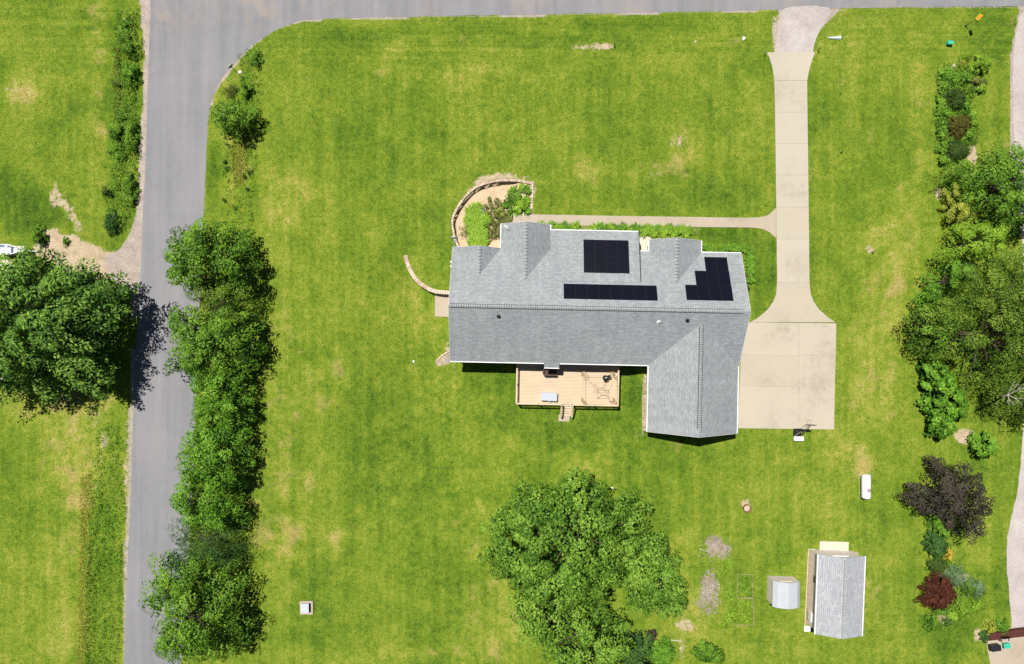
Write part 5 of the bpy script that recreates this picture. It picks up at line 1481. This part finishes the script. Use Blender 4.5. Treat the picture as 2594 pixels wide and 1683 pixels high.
# bare branches above the giant tree
x, y = W(2538, 996, 8.5)
x0, y0 = W(2538, 1005, 0)
ds = empty('dead_branches', (x0, y0, 0), 0, 'bare whitish dead branches poking out of giant right tree', 'dead tree')
r_ = random.Random(5); m = MB()
def grow(p, d, L_, r, n):
    q = p + d * L_
    m.tube(p, q, r, r * .65, 5, False)
    if n <= 0: return
    for _ in range(r_.choice((2, 2, 3))):
        e = (d + Vector((r_.uniform(-.8, .8), r_.uniform(-.8, .8), r_.uniform(-.15, .25)))).normalized()
        grow(q, e, L_ * r_.uniform(.55, .85), r * .62, n - 1)
off = Vector((x - x0, y - y0, 0))
m.tube((0, 0, 0), Vector((off.x * .8, off.y * .8, 7.6)), .16, .08, 7, False)
for a_ in (40, 100, 190, 250, 320):
    grow(Vector((off.x * .8, off.y * .8, 7.6)), Vector((math.cos(R(a_)), math.sin(R(a_)), .85)).normalized(), .62, .04, 3)
m.obj('branch', M['deadwood'], ds)

# --- shrubs and plants
def shrub(name, label, cat, c, h, mat, seed, leaf=.14, spacing=.38, rad=.32, density=85, group=None, aspect=.6, spiky=.5, stem=True, **kw):
    rng = np.random.default_rng(seed + 500)
    poly = ell(*c, rng, n=22) if (len(c) == 4 and not isinstance(c[0], tuple)) else c
    cpx = sum(p[0] for p in poly) / len(poly); cpy = sum(p[1] for p in poly) / len(poly)
    z0 = g1(*W(cpx, cpy))
    P = [np.array(W(a, b, z0 + h * .35)) for a, b in poly]
    cen = np.mean(P, 0)
    P = [tuple(cen + (q - cen) * max(.35, 1 - rad * .42 / max(np.linalg.norm(q - cen), .3))) for q in P]
    root = empty(name, (cen[0], cen[1], z0), 0, label, cat, group)
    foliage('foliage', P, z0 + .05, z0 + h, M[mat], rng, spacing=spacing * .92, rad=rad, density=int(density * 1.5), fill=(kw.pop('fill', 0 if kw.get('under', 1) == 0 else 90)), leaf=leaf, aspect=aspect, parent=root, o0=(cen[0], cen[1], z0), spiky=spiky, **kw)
    m = MB()
    for k in range(4):
        a_ = rng.uniform(0, 6.28); m.tube((0, 0, -.03), (.25 * math.cos(a_) * h, .25 * math.sin(a_) * h, h * .6), .03, .012, 5, False)
    m.obj('stem', M['bark'], root)
    return root

def blades(name, label, cat, px, py, r, h, mat, seed, n=60, group=None, w=.035, parentless=False):
    """clump of long arching leaves"""
    rng = np.random.default_rng(seed + 900)
    z0 = g1(*W(px, py)); x, y = W(px, py, z0 + h * .3)
    root_a = rng.uniform(0, 2 * math.pi, n); L_ = r * rng.uniform(.55, 1.1, n)
    d = np.stack([np.cos(root_a), np.sin(root_a)], -1); s_ = np.stack([-d[:, 1], d[:, 0]], -1)
    b0 = rng.normal(size=(n, 2)) * r * .18
    rows = []
    for f, zf, wf in ((0, 0, 1), (.35, .85, 1.1), (.72, .95, .8), (1.0, .55, .15)):
        c = b0 + d * (L_ * f)[:, None]; zz = h * zf * rng.uniform(.8, 1.1, n)
        l_ = np.column_stack([c - s_ * w * wf, zz]); rr_ = np.column_stack([c + s_ * w * wf, zz])
        rows.append((l_, rr_))
    Vv = np.stack([q for row in rows for q in row], 1).reshape(-1, 3)
    base_ = (np.arange(n) * 8)[:, None]
    Fq_ = np.concatenate([base_ + np.array([[2 * k, 2 * k + 1, 2 * k + 3, 2 * k + 2]]) for k in range(3)], 0)
    tn = np.repeat(np.clip(.5 + rng.normal(size=n) * .25, 0, 1), 8)
    me_ = np_mesh(name, Vv, Fq_, M[mat], tn)
    return me_, (x, y, z0)

def daylily(name, label, cat, px, py, r, h, mat, seed, n=60, group=None, w=.035):
    me_, loc = blades(name, label, cat, px, py, r, h, mat, seed, n, group, w)
    o = link(bpy.data.objects.new(name, me_)); o.location = loc; o.rotation_euler = (0, 0, seed * 1.3)
    return tag(o, label, cat, group)

# flower bed by the house
sd = 1
for px, py, r in ((1192, 538, .75), (1208, 528, .7), (1206, 552, .8), (1190, 560, .7), (1196, 578, .8), (1216, 572, .8), (1204, 594, .8), (1222, 594, .75), (1198, 612, .7), (1214, 616, .75), (1224, 612, .7), (1200, 626, .6), (1230, 556, .7)):
    daylily('daylily_clump', 'lime daylily clump in the left part of sunken bed', 'plant', px, py, r, .65, 'leaf_lime', sd, 190, 'daylilies in the sunken bed', .045); sd += 1
daylily('daylily_clump', 'yellowest grassy clump amid olive ground cover in the bed', 'plant', 1264, 540, .62, .6, 'leaf_yellow', 50, 110)
for k, (px, py, r, mt) in enumerate(((1300, 482, .45, 'leaf_bright'), (1322, 474, .4, 'leaf_lime'), (1338, 484, .4, 'leaf_bright'), (1312, 500, .5, 'leaf_bright'), (1334, 508, .45, 'leaf_lime'), (1296, 510, .45, 'leaf_mid'), (1318, 528, .5, 'leaf_lime'), (1338, 536, .4, 'leaf_bright'), (1302, 540, .5, 'leaf_bright'), (1280, 520, .4, 'leaf_mid'))):
    daylily('hosta_clump', 'green leafy clump among the plants at bed right side', 'plant', px, py, r, .45, mt, 170 + k, 60, 'leafy clumps at the right side of the bed', .06)
daylily('iris_clump', 'blue-green iris clump at upper left of the bed plants', 'plant', 1219, 536, .5, .55, 'leaf_blue', 51, 60)
shrub('ground_cover', 'olive brown ground cover spreading in front of the gable', 'ground cover', [(1224, 515), (1240, 500), (1262, 500), (1285, 520), (1292, 560), (1276, 606), (1240, 608), (1230, 580), (1222, 545)], .6, 'leaf_olive', 31, .13, .42, .30, 55, under=0)
shrub('ground_cover', 'darker olive low plants along the gable edge', 'ground cover', [(1275, 540), (1300, 545), (1298, 560), (1272, 566), (1270, 606), (1250, 606), (1255, 560)], .4, 'leaf_olive', 32, .12, .40, .28, 50, under=0)
shrub('perennial_plant', 'leafy green perennials at top right corner of bed', 'plant', [(1290, 482), (1312, 472), (1338, 466), (1346, 500), (1345, 548), (1310, 556), (1285, 545), (1276, 515)], .5, 'leaf_bright', 33, .17, .5, .32, 42, under=0)
shrub('perennial_plant', 'yellow-green perennials low in right corner of bed', 'plant', (1320, 525, 22, 18), .8, 'leaf_lime', 34, .18, .35, .34, 70)
shrub('brown_seedling', 'small brownish weed on bare soil in sunken bed', 'plant', (1176, 588, 14, 16), .3, 'leaf_olive', 35, .08, .3, .25, 26, under=0)
shrub('brown_seedling', 'small brown weed under curved wall top in bed', 'plant', (1262, 467, 8, 7), .3, 'leaf_olive', 36, .08, .25, .2, 26, under=0)
# foundation daylilies between walk and porch roof
for k, px in enumerate(np.linspace(1368, 1742, 26)):
    if 1466 < px < 1488: continue
    py = 571 + (px - 1368) * .022 + (k % 2) * 5
    daylily('daylily_clump', 'green daylily clump in the row along the front walk', 'plant', px, py, .55, .5, 'leaf_bright' if k % 3 else 'leaf_lime', 60 + k, 80, 'daylilies along the front walk', .032)
for k, (px, py) in enumerate([(1630, 590), (1655, 590), (1680, 592), (1708, 590), (1735, 592), (1645, 584), (1695, 583), (1722, 582)]):
    daylily('daylily_clump', 'green daylily clump close under entry gable front', 'plant', px, py, .6, .5, 'leaf_lime', 90 + k, 90, 'daylilies under the entry gable', .035)
for k, (px, py) in enumerate([(1788, 626), (1800, 632), (1828, 632), (1845, 628), (1862, 628), (1880, 630), (1896, 636), (1898, 655), (1900, 672), (1900, 690), (1900, 708)]):
    daylily('daylily_clump', 'green daylily clump wrapping the front right house corner', 'plant', px, py, .55, .5, 'leaf_bright', 110 + k, 85, 'daylilies at the front right corner', .032)
shrub('rose_bush', 'reddish low rose bush beside the right gable wall', 'bush', (1894, 700, 7, 12), .5, 'leaf_red', 37, .1, .25, .2, 40)
shrub('small_bush', 'tiny dark leafed sprig at the foot of right wall', 'bush', (1895, 728, 5, 8), .4, 'leaf_dark', 38, .1, .25, .2, 40)

# ditch and corner on the road side
tree('corner_bush', 'big dark green bush near the road corner', 'bush', [(545, 305), (560, 280), (585, 262), (620, 258), (650, 270), (662, 292), (655, 320), (630, 345), (600, 358), (572, 345), (550, 330)], .4, 4.2, M['leaf_mid'], .1, seed=40, spacing=.65, rad=.6, density=100, leaf=.19, aspect=.5, twigs=8)
shrub('small_bush', 'smaller dark bush just above the big corner bush', 'bush', (624, 228, 15, 21), 1.3, 'leaf_mid', 41, .15, .38, .32, 70)
shrub('weed_bush', 'weedy bush right of the corner sign post', 'bush', (648, 150, 14, 26), .9, 'leaf_weed', 42, .14, .4, .32, 50)
shrub('brown_bush', 'brownish twiggy low bush below the corner sign', 'bush', (585, 232, 18, 20), .6, 'leaf_olive', 43, .1, .36, .3, 40)
for k, (px, py, rr) in enumerate(((575, 366, 5), (641, 371, 6), (569, 411, 5), (574, 426, 6), (632, 437, 6), (619, 447, 4), (626, 479, 4), (568, 508, 4), (595, 526, 6))):
    shrub('dark_tussock', 'small dark tussock scattered in the right roadside ditch', 'plant', (px, py, rr, rr * .9), .5, 'leaf_yew', 44 + k, .11, .2, .16, 40, 'dark tussocks in the right ditch')
for k, (px, py, rx, ry, mt, lab) in enumerate(((318, 75, 16, 30, 'leaf_weed', 'uppermost weedy bush in the left roadside strip'),
        (330, 130, 18, 20, 'leaf_mid', 'second weedy bush from the top in left strip'),
        (332, 190, 20, 26, 'leaf_bright', 'bright weedy bush beside brown brush in left strip'),
        (300, 212, 11, 10, 'leaf_olive', 'brown dry brush pile in the left roadside strip'),
        (305, 295, 12, 12, 'leaf_dark', 'small dark bush midway down the left strip'),
        (300, 335, 24, 24, 'leaf_mid', 'dark green bush at the lawn side of left strip'),
        (300, 385, 24, 22, 'leaf_mid', 'dark bush below the lawn side one in left strip'),
        (335, 350, 16, 40, 'leaf_weed', 'long weedy bush along the road edge in left strip'),
        (270, 487, 11, 9, 'leaf_yew', 'very small dark bush at lawn edge of left strip'),
        (285, 565, 20, 28, 'leaf_dark', 'dark bush at the lower end of the left strip'),
        (330, 480, 15, 40, 'leaf_weed', 'narrow weedy bush near gravel shoulder in left strip'))):
    shrub('weed_bush', lab, 'bush', (px, py, rx, ry), .9 + .3 * (k % 3), mt, 60 + k, .16, .42, .36, 70)

# beds at the right
hg = 'round clipped evergreens in the upper right bed'
shrub('hydrangea', 'rounded lime hydrangea at the top of right bed', 'shrub', (2483, 162, 25, 24), 1.3, 'leaf_lime', 80, .14, .34, .28, 100)
shrub('perennial_plant', 'spiky pale green plant topping the upper right bed', 'plant', (2447, 145, 17, 11), .8, 'leaf_lime', 81, .17, .33, .28, 50, aspect=.25, spiky=1.5)
shrub('perennial_plant', 'yellow-green perennial next to bed rock', 'plant', (2440, 162, 12, 10), .7, 'leaf_yellow', 82, .13, .33, .25, 60)
shrub('yellow_flower', 'little bright yellow flower clump in upper right bed', 'flower', (2431, 182, 6, 5), .45, 'leaf_yellow', 83, .1, .2, .14, 60)
for k, (px, py, rx, ry, mt, lab) in enumerate((
        (2395, 190, 18, 14, 'leaf_bright', 'leafy green shrub at the top left of right bed'),
        (2420, 200, 22, 18, 'leaf_bright', 'green shrub below yellow flower clump in bed'),
        (2445, 200, 14, 14, 'leaf_mid', 'dark green shrub left of russet ground plants'),
        (2392, 220, 16, 18, 'leaf_mid', 'shrub on lawn edge beside first clipped evergreen'),
        (2478, 208, 18, 12, 'leaf_olive', 'russet low plants below the lime hydrangea'),
        (2482, 225, 14, 8, 'leaf_lime', 'pale green low plant beneath russet ground plants'),
        (2382, 265, 10, 22, 'leaf_weed', 'narrow leafy shrub left of first clipped evergreen'),
        (2398, 290, 18, 14, 'leaf_bright', 'fresh green shrub between first and second evergreen'),
        (2445, 275, 14, 14, 'leaf_bright', 'green plant at right between first and second evergreen'),
        (2386, 330, 14, 26, 'leaf_mid', 'twiggy dark shrub left of the second evergreen'),
        (2462, 305, 11, 24, 'leaf_lime', 'bright hosta strip right of the second evergreen'),
        (2450, 345, 14, 12, 'leaf_bright', 'green clump right between second and third evergreen'),
        (2388, 375, 14, 20, 'leaf_weed', 'leafy shrub left of the third clipped evergreen'),
        (2392, 408, 18, 12, 'leaf_mid', 'shrub under the third clipped evergreen'),
        (2440, 418, 16, 14, 'leaf_lime', 'lime shrub below the third clipped evergreen'),
        (2462, 355, 8, 9, 'leaf_mid', 'small dark plant on the lawn side below hosta strip'))):
    shrub('garden_shrub', lab, 'shrub', (px, py, rx, ry), .7 + .15 * (k % 3), mt, 90 + k, .18, .36, .32, 60)
shrub('clipped_evergreen', 'uppermost of three round evergreens in the right bed', 'shrub', (2419, 252, 25, 27), 1.6, 'leaf_yew', 120, .08, .22, .22, 150, hg, flat=.7, jit=.6)
shrub('clipped_evergreen', 'russet tinged middle one of three round evergreens', 'shrub', (2425, 322, 28, 32), 1.7, 'leaf_russet', 121, .08, .22, .22, 150, hg, flat=.7, jit=.6)
shrub('clipped_evergreen', 'lowest of three round evergreens in the right bed', 'shrub', (2421, 385, 28, 29), 1.6, 'leaf_yew', 122, .08, .22, .22, 150, hg, flat=.7, jit=.6)
shrub('golden_shrub', 'glowing lime green shrub below the purple tree', 'shrub', [(2348, 1312), (2365, 1302), (2395, 1325), (2420, 1338), (2400, 1352), (2392, 1370), (2372, 1350), (2350, 1330)], 1.3, 'leaf_bright', 123, .15, .36, .3, 80)
shrub('garden_shrub', 'dark green leafy shrub between lime shrub and evergreen', 'shrub', [(2352, 1345), (2375, 1350), (2398, 1375), (2398, 1400), (2365, 1415), (2345, 1395), (2344, 1365)], 1.3, 'leaf_dark', 124, .16, .36, .32, 80)
shrub('clipped_evergreen', 'squat olive green evergreen left of golden flowers', 'shrub', (2374, 1432, 24, 18), 1.1, 'leaf_yew', 125, .08, .22, .22, 150, flat=.7)
shrub('golden_flower', 'golden orange flowering plant on right bed edge', 'flower', (2404, 1406, 9, 15), .7, 'leaf_gold', 126, .11, .24, .2, 60)
shrub('blue_spruce', 'blue-green feathery conifer beside the dark red shrub', 'shrub', (2412, 1460, 27, 30), 1.4, 'leaf_blue', 127, .16, .32, .32, 95, aspect=.18, spiky=1.4)
shrub('juniper_shrub', 'round grey-green juniper at right end of the bed', 'shrub', (2466, 1490, 28, 24), 1.1, 'leaf_blue', 128, .13, .3, .28, 90, aspect=.2, spiky=1.3)
shrub('juniper_shrub', 'darker green tuft in front of grey-green juniper', 'shrub', (2450, 1490, 17, 17), 1.25, 'leaf_mid', 129, .13, .3, .28, 90, aspect=.2, spiky=1.3)
shrub('barberry_shrub', 'large dark red rounded shrub in the lower right bed', 'shrub', (2375, 1500, 43, 45), 2.1, 'leaf_red', 130, .14, .36, .34, 130, aspect=.35, spiky=1.0)
shrub('perennial_plant', 'yellow-green perennial patch right of dark red shrub', 'plant', [(2420, 1515), (2450, 1515), (2490, 1520), (2480, 1545), (2450, 1560), (2425, 1555)], .6, 'leaf_lime', 131, .16, .36, .3, 60, aspect=.4)
shrub('perennial_plant', 'low green plants directly under dark red shrub', 'plant', (2385, 1550, 20, 8), .5, 'leaf_weed', 132, .13, .3, .25, 60)
shrub('perennial_plant', 'light green plant corner below perennial patch', 'plant', (2412, 1560, 14, 14), .6, 'leaf_lime', 133, .14, .3, .25, 60)
shrub('garden_shrub', 'compact dark green bush at bottom of the right bed', 'shrub', (2357, 1577, 21, 20), 1.0, 'leaf_mid', 134, .14, .34, .3, 90)
shrub('garden_shrub', 'very small dark plant right of bare soil patch', 'shrub', (2400, 1578, 9, 8), .5, 'leaf_dark', 135, .12, .24, .2, 50)
shrub('garden_shrub', 'tiny round green plant on the bed edge stones', 'shrub', (2346, 1440, 5, 6), .3, 'leaf_bright', 136, .09, .2, .15, 40)
shrub('lily_plant', 'yellow-green lily clump beside the neighbour patio', 'plant', (2508, 1590, 14, 20), .8, 'leaf_yellow', 137, .15, .3, .26, 60, aspect=.4)
shrub('lily_plant', 'green arching lily clump touching the maroon bench', 'plant', (2534, 1590, 20, 20), .8, 'leaf_bright', 138, .16, .3, .28, 70, aspect=.35)
shrub('garden_shrub', 'shaded dark shrub at patio corner below lilies', 'shrub', (2494, 1614, 11, 13), .7, 'leaf_dark', 139, .14, .3, .25, 60)
shrub('round_bush', 'soft green bush at bottom edge right of maple group', 'bush', (1672, 1655, 38, 34), 2.0, 'leaf_bright', 140, .14, .4, .36, 110)
shrub('round_bush', 'darker wide bush alone on bottom lawn edge', 'bush', (1795, 1655, 38, 26), 1.6, 'leaf_mid', 141, .15, .4, .36, 110)
shrub('dark_sapling', 'small blackish red sapling tip near maple group', 'sapling', (1650, 1607, 11, 10), 1.6, 'leaf_purple', 142, .14, .3, .25, 60)
shrub('young_plant', 'slim upright plant on dirt left of house drive', 'plant', (100, 598, 14, 26), 1.4, 'leaf_mid', 143, .15, .32, .28, 70)
shrub('young_plant', 'small weed in bare dirt of the left driveway', 'plant', (168, 612, 8, 12), .5, 'leaf_mid', 144, .12, .28, .2, 50)
shrub('vegetable_row', 'overgrown vegetable plants in the upper garden bed', 'plant', [(1870, 1458), (1903, 1458), (1904, 1510), (1870, 1510)], .3, 'leaf_weed', 145, .13, .45, .3, 40, under=0)
shrub('vegetable_row', 'overgrown vegetable plants in the lower garden bed', 'plant', [(1866, 1520), (1905, 1520), (1906, 1580), (1864, 1580)], .3, 'leaf_lime', 146, .13, .48, .3, 36, under=0)
shrub('weed_patch', 'lush weed patch between ash patch and garden beds', 'plant', [(1838, 1490), (1865, 1500), (1865, 1570), (1830, 1590), (1845, 1540)], .35, 'leaf_lime', 147, .13, .36, .3, 50, under=0)
shrub('weed_patch', 'bright weed patch in middle of the bare garden', 'plant', [(1815, 1440), (1845, 1405), (1860, 1430), (1835, 1460), (1805, 1468)], .3, 'leaf_lime', 148, .11, .4, .26, 32, under=0)

# --- grass and weeds as stuff
def scatter(name, label, cat, polys, n, h, w, mat, seed, avoid=None, blades_=2, lean=.5):
    rng = np.random.default_rng(seed)
    pts = []
    for poly, share in polys:
        P = np.array(poly, dtype=float); lo_ = P.min(0); hi = P.max(0); need = int(n * share); got = 0
        while got < need:
            S = rng.uniform(lo_, hi, (need * 2 + 50, 2)); S = S[pip(poly, S[:, 0], S[:, 1])]
            if avoid is not None: S = S[~avoid(S)]
            S = S[:need - got]; pts.append(S); got += len(S)
            if len(S) == 0: break
    S = np.vstack(pts)
    x = (S[:, 0] - 1297) * H / F; y = (841.5 - S[:, 1]) * H / F
    k = len(x) * blades_
    x = np.repeat(x, blades_) + rng.normal(size=k) * w * .4; y = np.repeat(y, blades_) + rng.normal(size=k) * w * .4
    z = gz(x, y)
    a = rng.uniform(0, 6.283, k); d = np.stack([np.cos(a), np.sin(a), np.zeros(k)], -1); s_ = np.stack([-d[:, 1], d[:, 0], np.zeros(k)], -1)
    base_ = np.stack([x, y, z - .01], -1); hh = (h * rng.uniform(.5, 1.3, k))[:, None]; ww = (w * rng.uniform(.5, 1.2, k))[:, None]
    v0 = base_ - s_ * ww * .5; v1 = base_ + s_ * ww * .5
    v2 = base_ + d * ww * lean * 2 + np.array([0, 0, 1]) * hh
    Vv = np.stack([v0, v1, v2], 1).reshape(-1, 3); Fq_ = np.arange(3 * k).reshape(k, 3)
    tn = np.clip(.5 + np.repeat(rng.normal(size=len(S)) * .2, blades_) + rng.normal(size=k) * .12, 0, 1)
    o = link(bpy.data.objects.new(name, np_mesh(name, Vv, Fq_, M[mat], np.repeat(tn, 3))))
    return tag(o, label, cat, kind='stuff')

rdp = [p for p in rd if -3000 < p[1] < 3000]
drivep = strip(133, 817)
padp = [(1872, 818), (2118, 822), (2112, 1088), (1868, 1081)]
housep = [(1143, 628), (1270, 630), (1270, 565), (1397, 568), (1620, 585), (1640, 605), (1775, 608), (1880, 640), (1900, 790), (1872, 930), (1865, 1098), (1642, 1095), (1642, 932), (1568, 930), (1568, 1030), (1452, 1030), (1452, 1072), (1416, 1072), (1416, 1025), (1307, 1025), (1307, 918), (1140, 917)]
walkp = [(1300, 542), (1965, 530), (1965, 605), (1300, 567)]
cova = A_.copy(); covb = B_.copy()
def avoid_lawn(S):
    a = pip(rd, S[:, 0], S[:, 1]) | pip(drivep, S[:, 0], S[:, 1]) | pip(padp, S[:, 0], S[:, 1]) | pip(housep, S[:, 0], S[:, 1]) | pip(walkp, S[:, 0], S[:, 1]) | pip(gd, S[:, 0], S[:, 1]) | pip(apron, S[:, 0], S[:, 1]) | pip(BED, S[:, 0], S[:, 1])
    a |= pip([(1099, 744), (1146, 744), (1146, 804), (1099, 804)], S[:, 0], S[:, 1]) | pip([(2035, 1370), (2200, 1370), (2200, 1620), (2035, 1620)], S[:, 0], S[:, 1])
    a |= pip([(2494, 1612), (2560, 1588), (2700, 1588), (2700, 1800), (2506, 1800)], S[:, 0], S[:, 1]) | pip([(757, 1519), (797, 1519), (797, 1559), (757, 1559)], S[:, 0], S[:, 1])
    x = (S[:, 0] - 1297) * H / F; y = (841.5 - S[:, 1]) * H / F
    i = np.clip(np.searchsorted(gx, x), 0, len(gx) - 1); j = np.clip(np.searchsorted(gy, y), 0, len(gy) - 1)
    bare = np.maximum(np.maximum(cova[j, i, 1], cova[j, i, 2]), np.maximum(covb[j, i, 1], covb[j, i, 2]))
    return a | (bare > .4)
frame = [(-40, -30), (2640, -30), (2640, 1720), (-40, 1720)]
scatter('lawn_grass', 'short mown grass tufts all over the lawns', 'grass', [(frame, 1.0)], 210000, .055, .12, 'grass', 77, avoid_lawn, 1, .5)
def weed_strip(name, label, poly, mat, seed, h=.6, keep=.7, dens=30, leaf=.15, spacing=.42, aspect=.5):
    rng = np.random.default_rng(seed)
    P = []
    for i in range(len(poly)):
        a = np.array(W(*poly[i])); b = np.array(W(*poly[(i + 1) % len(poly)]))
        n = max(1, int(np.linalg.norm(b - a) / .7))
        for k in range(n): P.append(tuple(a + (b - a) * k / n + rng.normal(size=2) * .22))
    o, _ = foliage(name, P, .02, h, M[mat], rng, spacing=spacing, rad=.34, density=dens, leaf=leaf, aspect=aspect, under=0, spiky=.6, flat=.8)
    return tag(o, label, 'weeds', kind='stuff')
weed_strip('ditch_weeds', 'tall leafy weeds between upper left lawn and road', [(300, 15), (356, 25), (358, 140), (354, 300), (350, 420), (342, 520), (318, 580), (285, 600), (272, 560), (278, 480), (282, 400), (286, 300), (292, 150)], 'leaf_weed', 301, .7, dens=30, spacing=.46)
weed_strip('ditch_weeds', 'darker weed clumps along the upper left ditch', [(300, 60), (345, 60), (340, 400), (325, 560), (290, 570), (290, 300)], 'leaf_mid', 302, .8, dens=24, spacing=.95)
weed_strip('ditch_weeds', 'low green weeds in the lower left ditch', [(248, 1090), (300, 1070), (316, 1100), (314, 1400), (308, 1690), (208, 1690), (220, 1500), (232, 1300)], 'leaf_bright', 303, .3, dens=24, spacing=.45, leaf=.14)
weed_strip('ditch_weeds', 'dark weed line down the lower left ditch', [(240, 1250), (256, 1250), (246, 1450), (232, 1690), (216, 1690), (226, 1450)], 'leaf_mid', 304, .45, dens=22, spacing=.6)
weed_strip('ditch_weeds', 'rough weeds in the ditch right of the road', [(570, 365), (590, 360), (596, 470), (612, 600), (580, 600), (572, 470)], 'leaf_weed', 305, .45, dens=22, spacing=.6)
weed_strip('ditch_weeds', 'dark weeds on lawn side of the right ditch', [(630, 360), (645, 380), (642, 600), (628, 600), (634, 470)], 'leaf_mid', 306, .4, dens=20, spacing=.62)
weed_strip('ditch_weeds', 'pale lime tall grass bank in the right ditch', [(600, 470), (626, 480), (630, 610), (602, 610), (598, 540)], 'leaf_lime', 307, .4, dens=34, spacing=.4, aspect=.25)
weed_strip('ditch_weeds', 'mixed weeds around the road corner bush', [(600, 140), (660, 120), (662, 240), (640, 350), (625, 260), (615, 200)], 'leaf_weed', 308, .4, dens=22, spacing=.6)
weed_strip('bed_ground_cover', 'leafy low plants filling the upper right flower bed', [(2376, 180), (2420, 158), (2440, 150), (2466, 190), (2462, 240), (2455, 300), (2466, 350), (2450, 400), (2430, 430), (2384, 425), (2374, 300)], 'leaf_weed', 309, .55, dens=46, spacing=.38, leaf=.16)
weed_strip('garden_weeds', 'thin weeds spreading across the bare garden patch', [(1780, 1410), (1850, 1400), (1870, 1440), (1865, 1600), (1780, 1590), (1765, 1500)], 'leaf_weed', 311, .18, dens=14, spacing=.75, leaf=.12)
weed_strip('bed_ground_cover', 'low mixed leaves along the lower right flower bed', [(2346, 1330), (2400, 1360), (2410, 1430), (2480, 1470), (2488, 1540), (2420, 1570), (2384, 1590), (2350, 1590), (2350, 1450)], 'leaf_mid', 310, .4, dens=36, spacing=.5, leaf=.14)
scatter('straw_grass', 'pale dry grass seed heads in the ditches', 'grass',
        [([(580, 365), (630, 365), (626, 460), (595, 480)], .16), ([(205, 1200), (235, 1200), (225, 1683), (195, 1683)], .4), ([(290, 120), (305, 120), (305, 330), (290, 330)], .2)],
        6000, .28, .09, 'leaf_straw', 79, avoid_lawn, 1, 1.0)
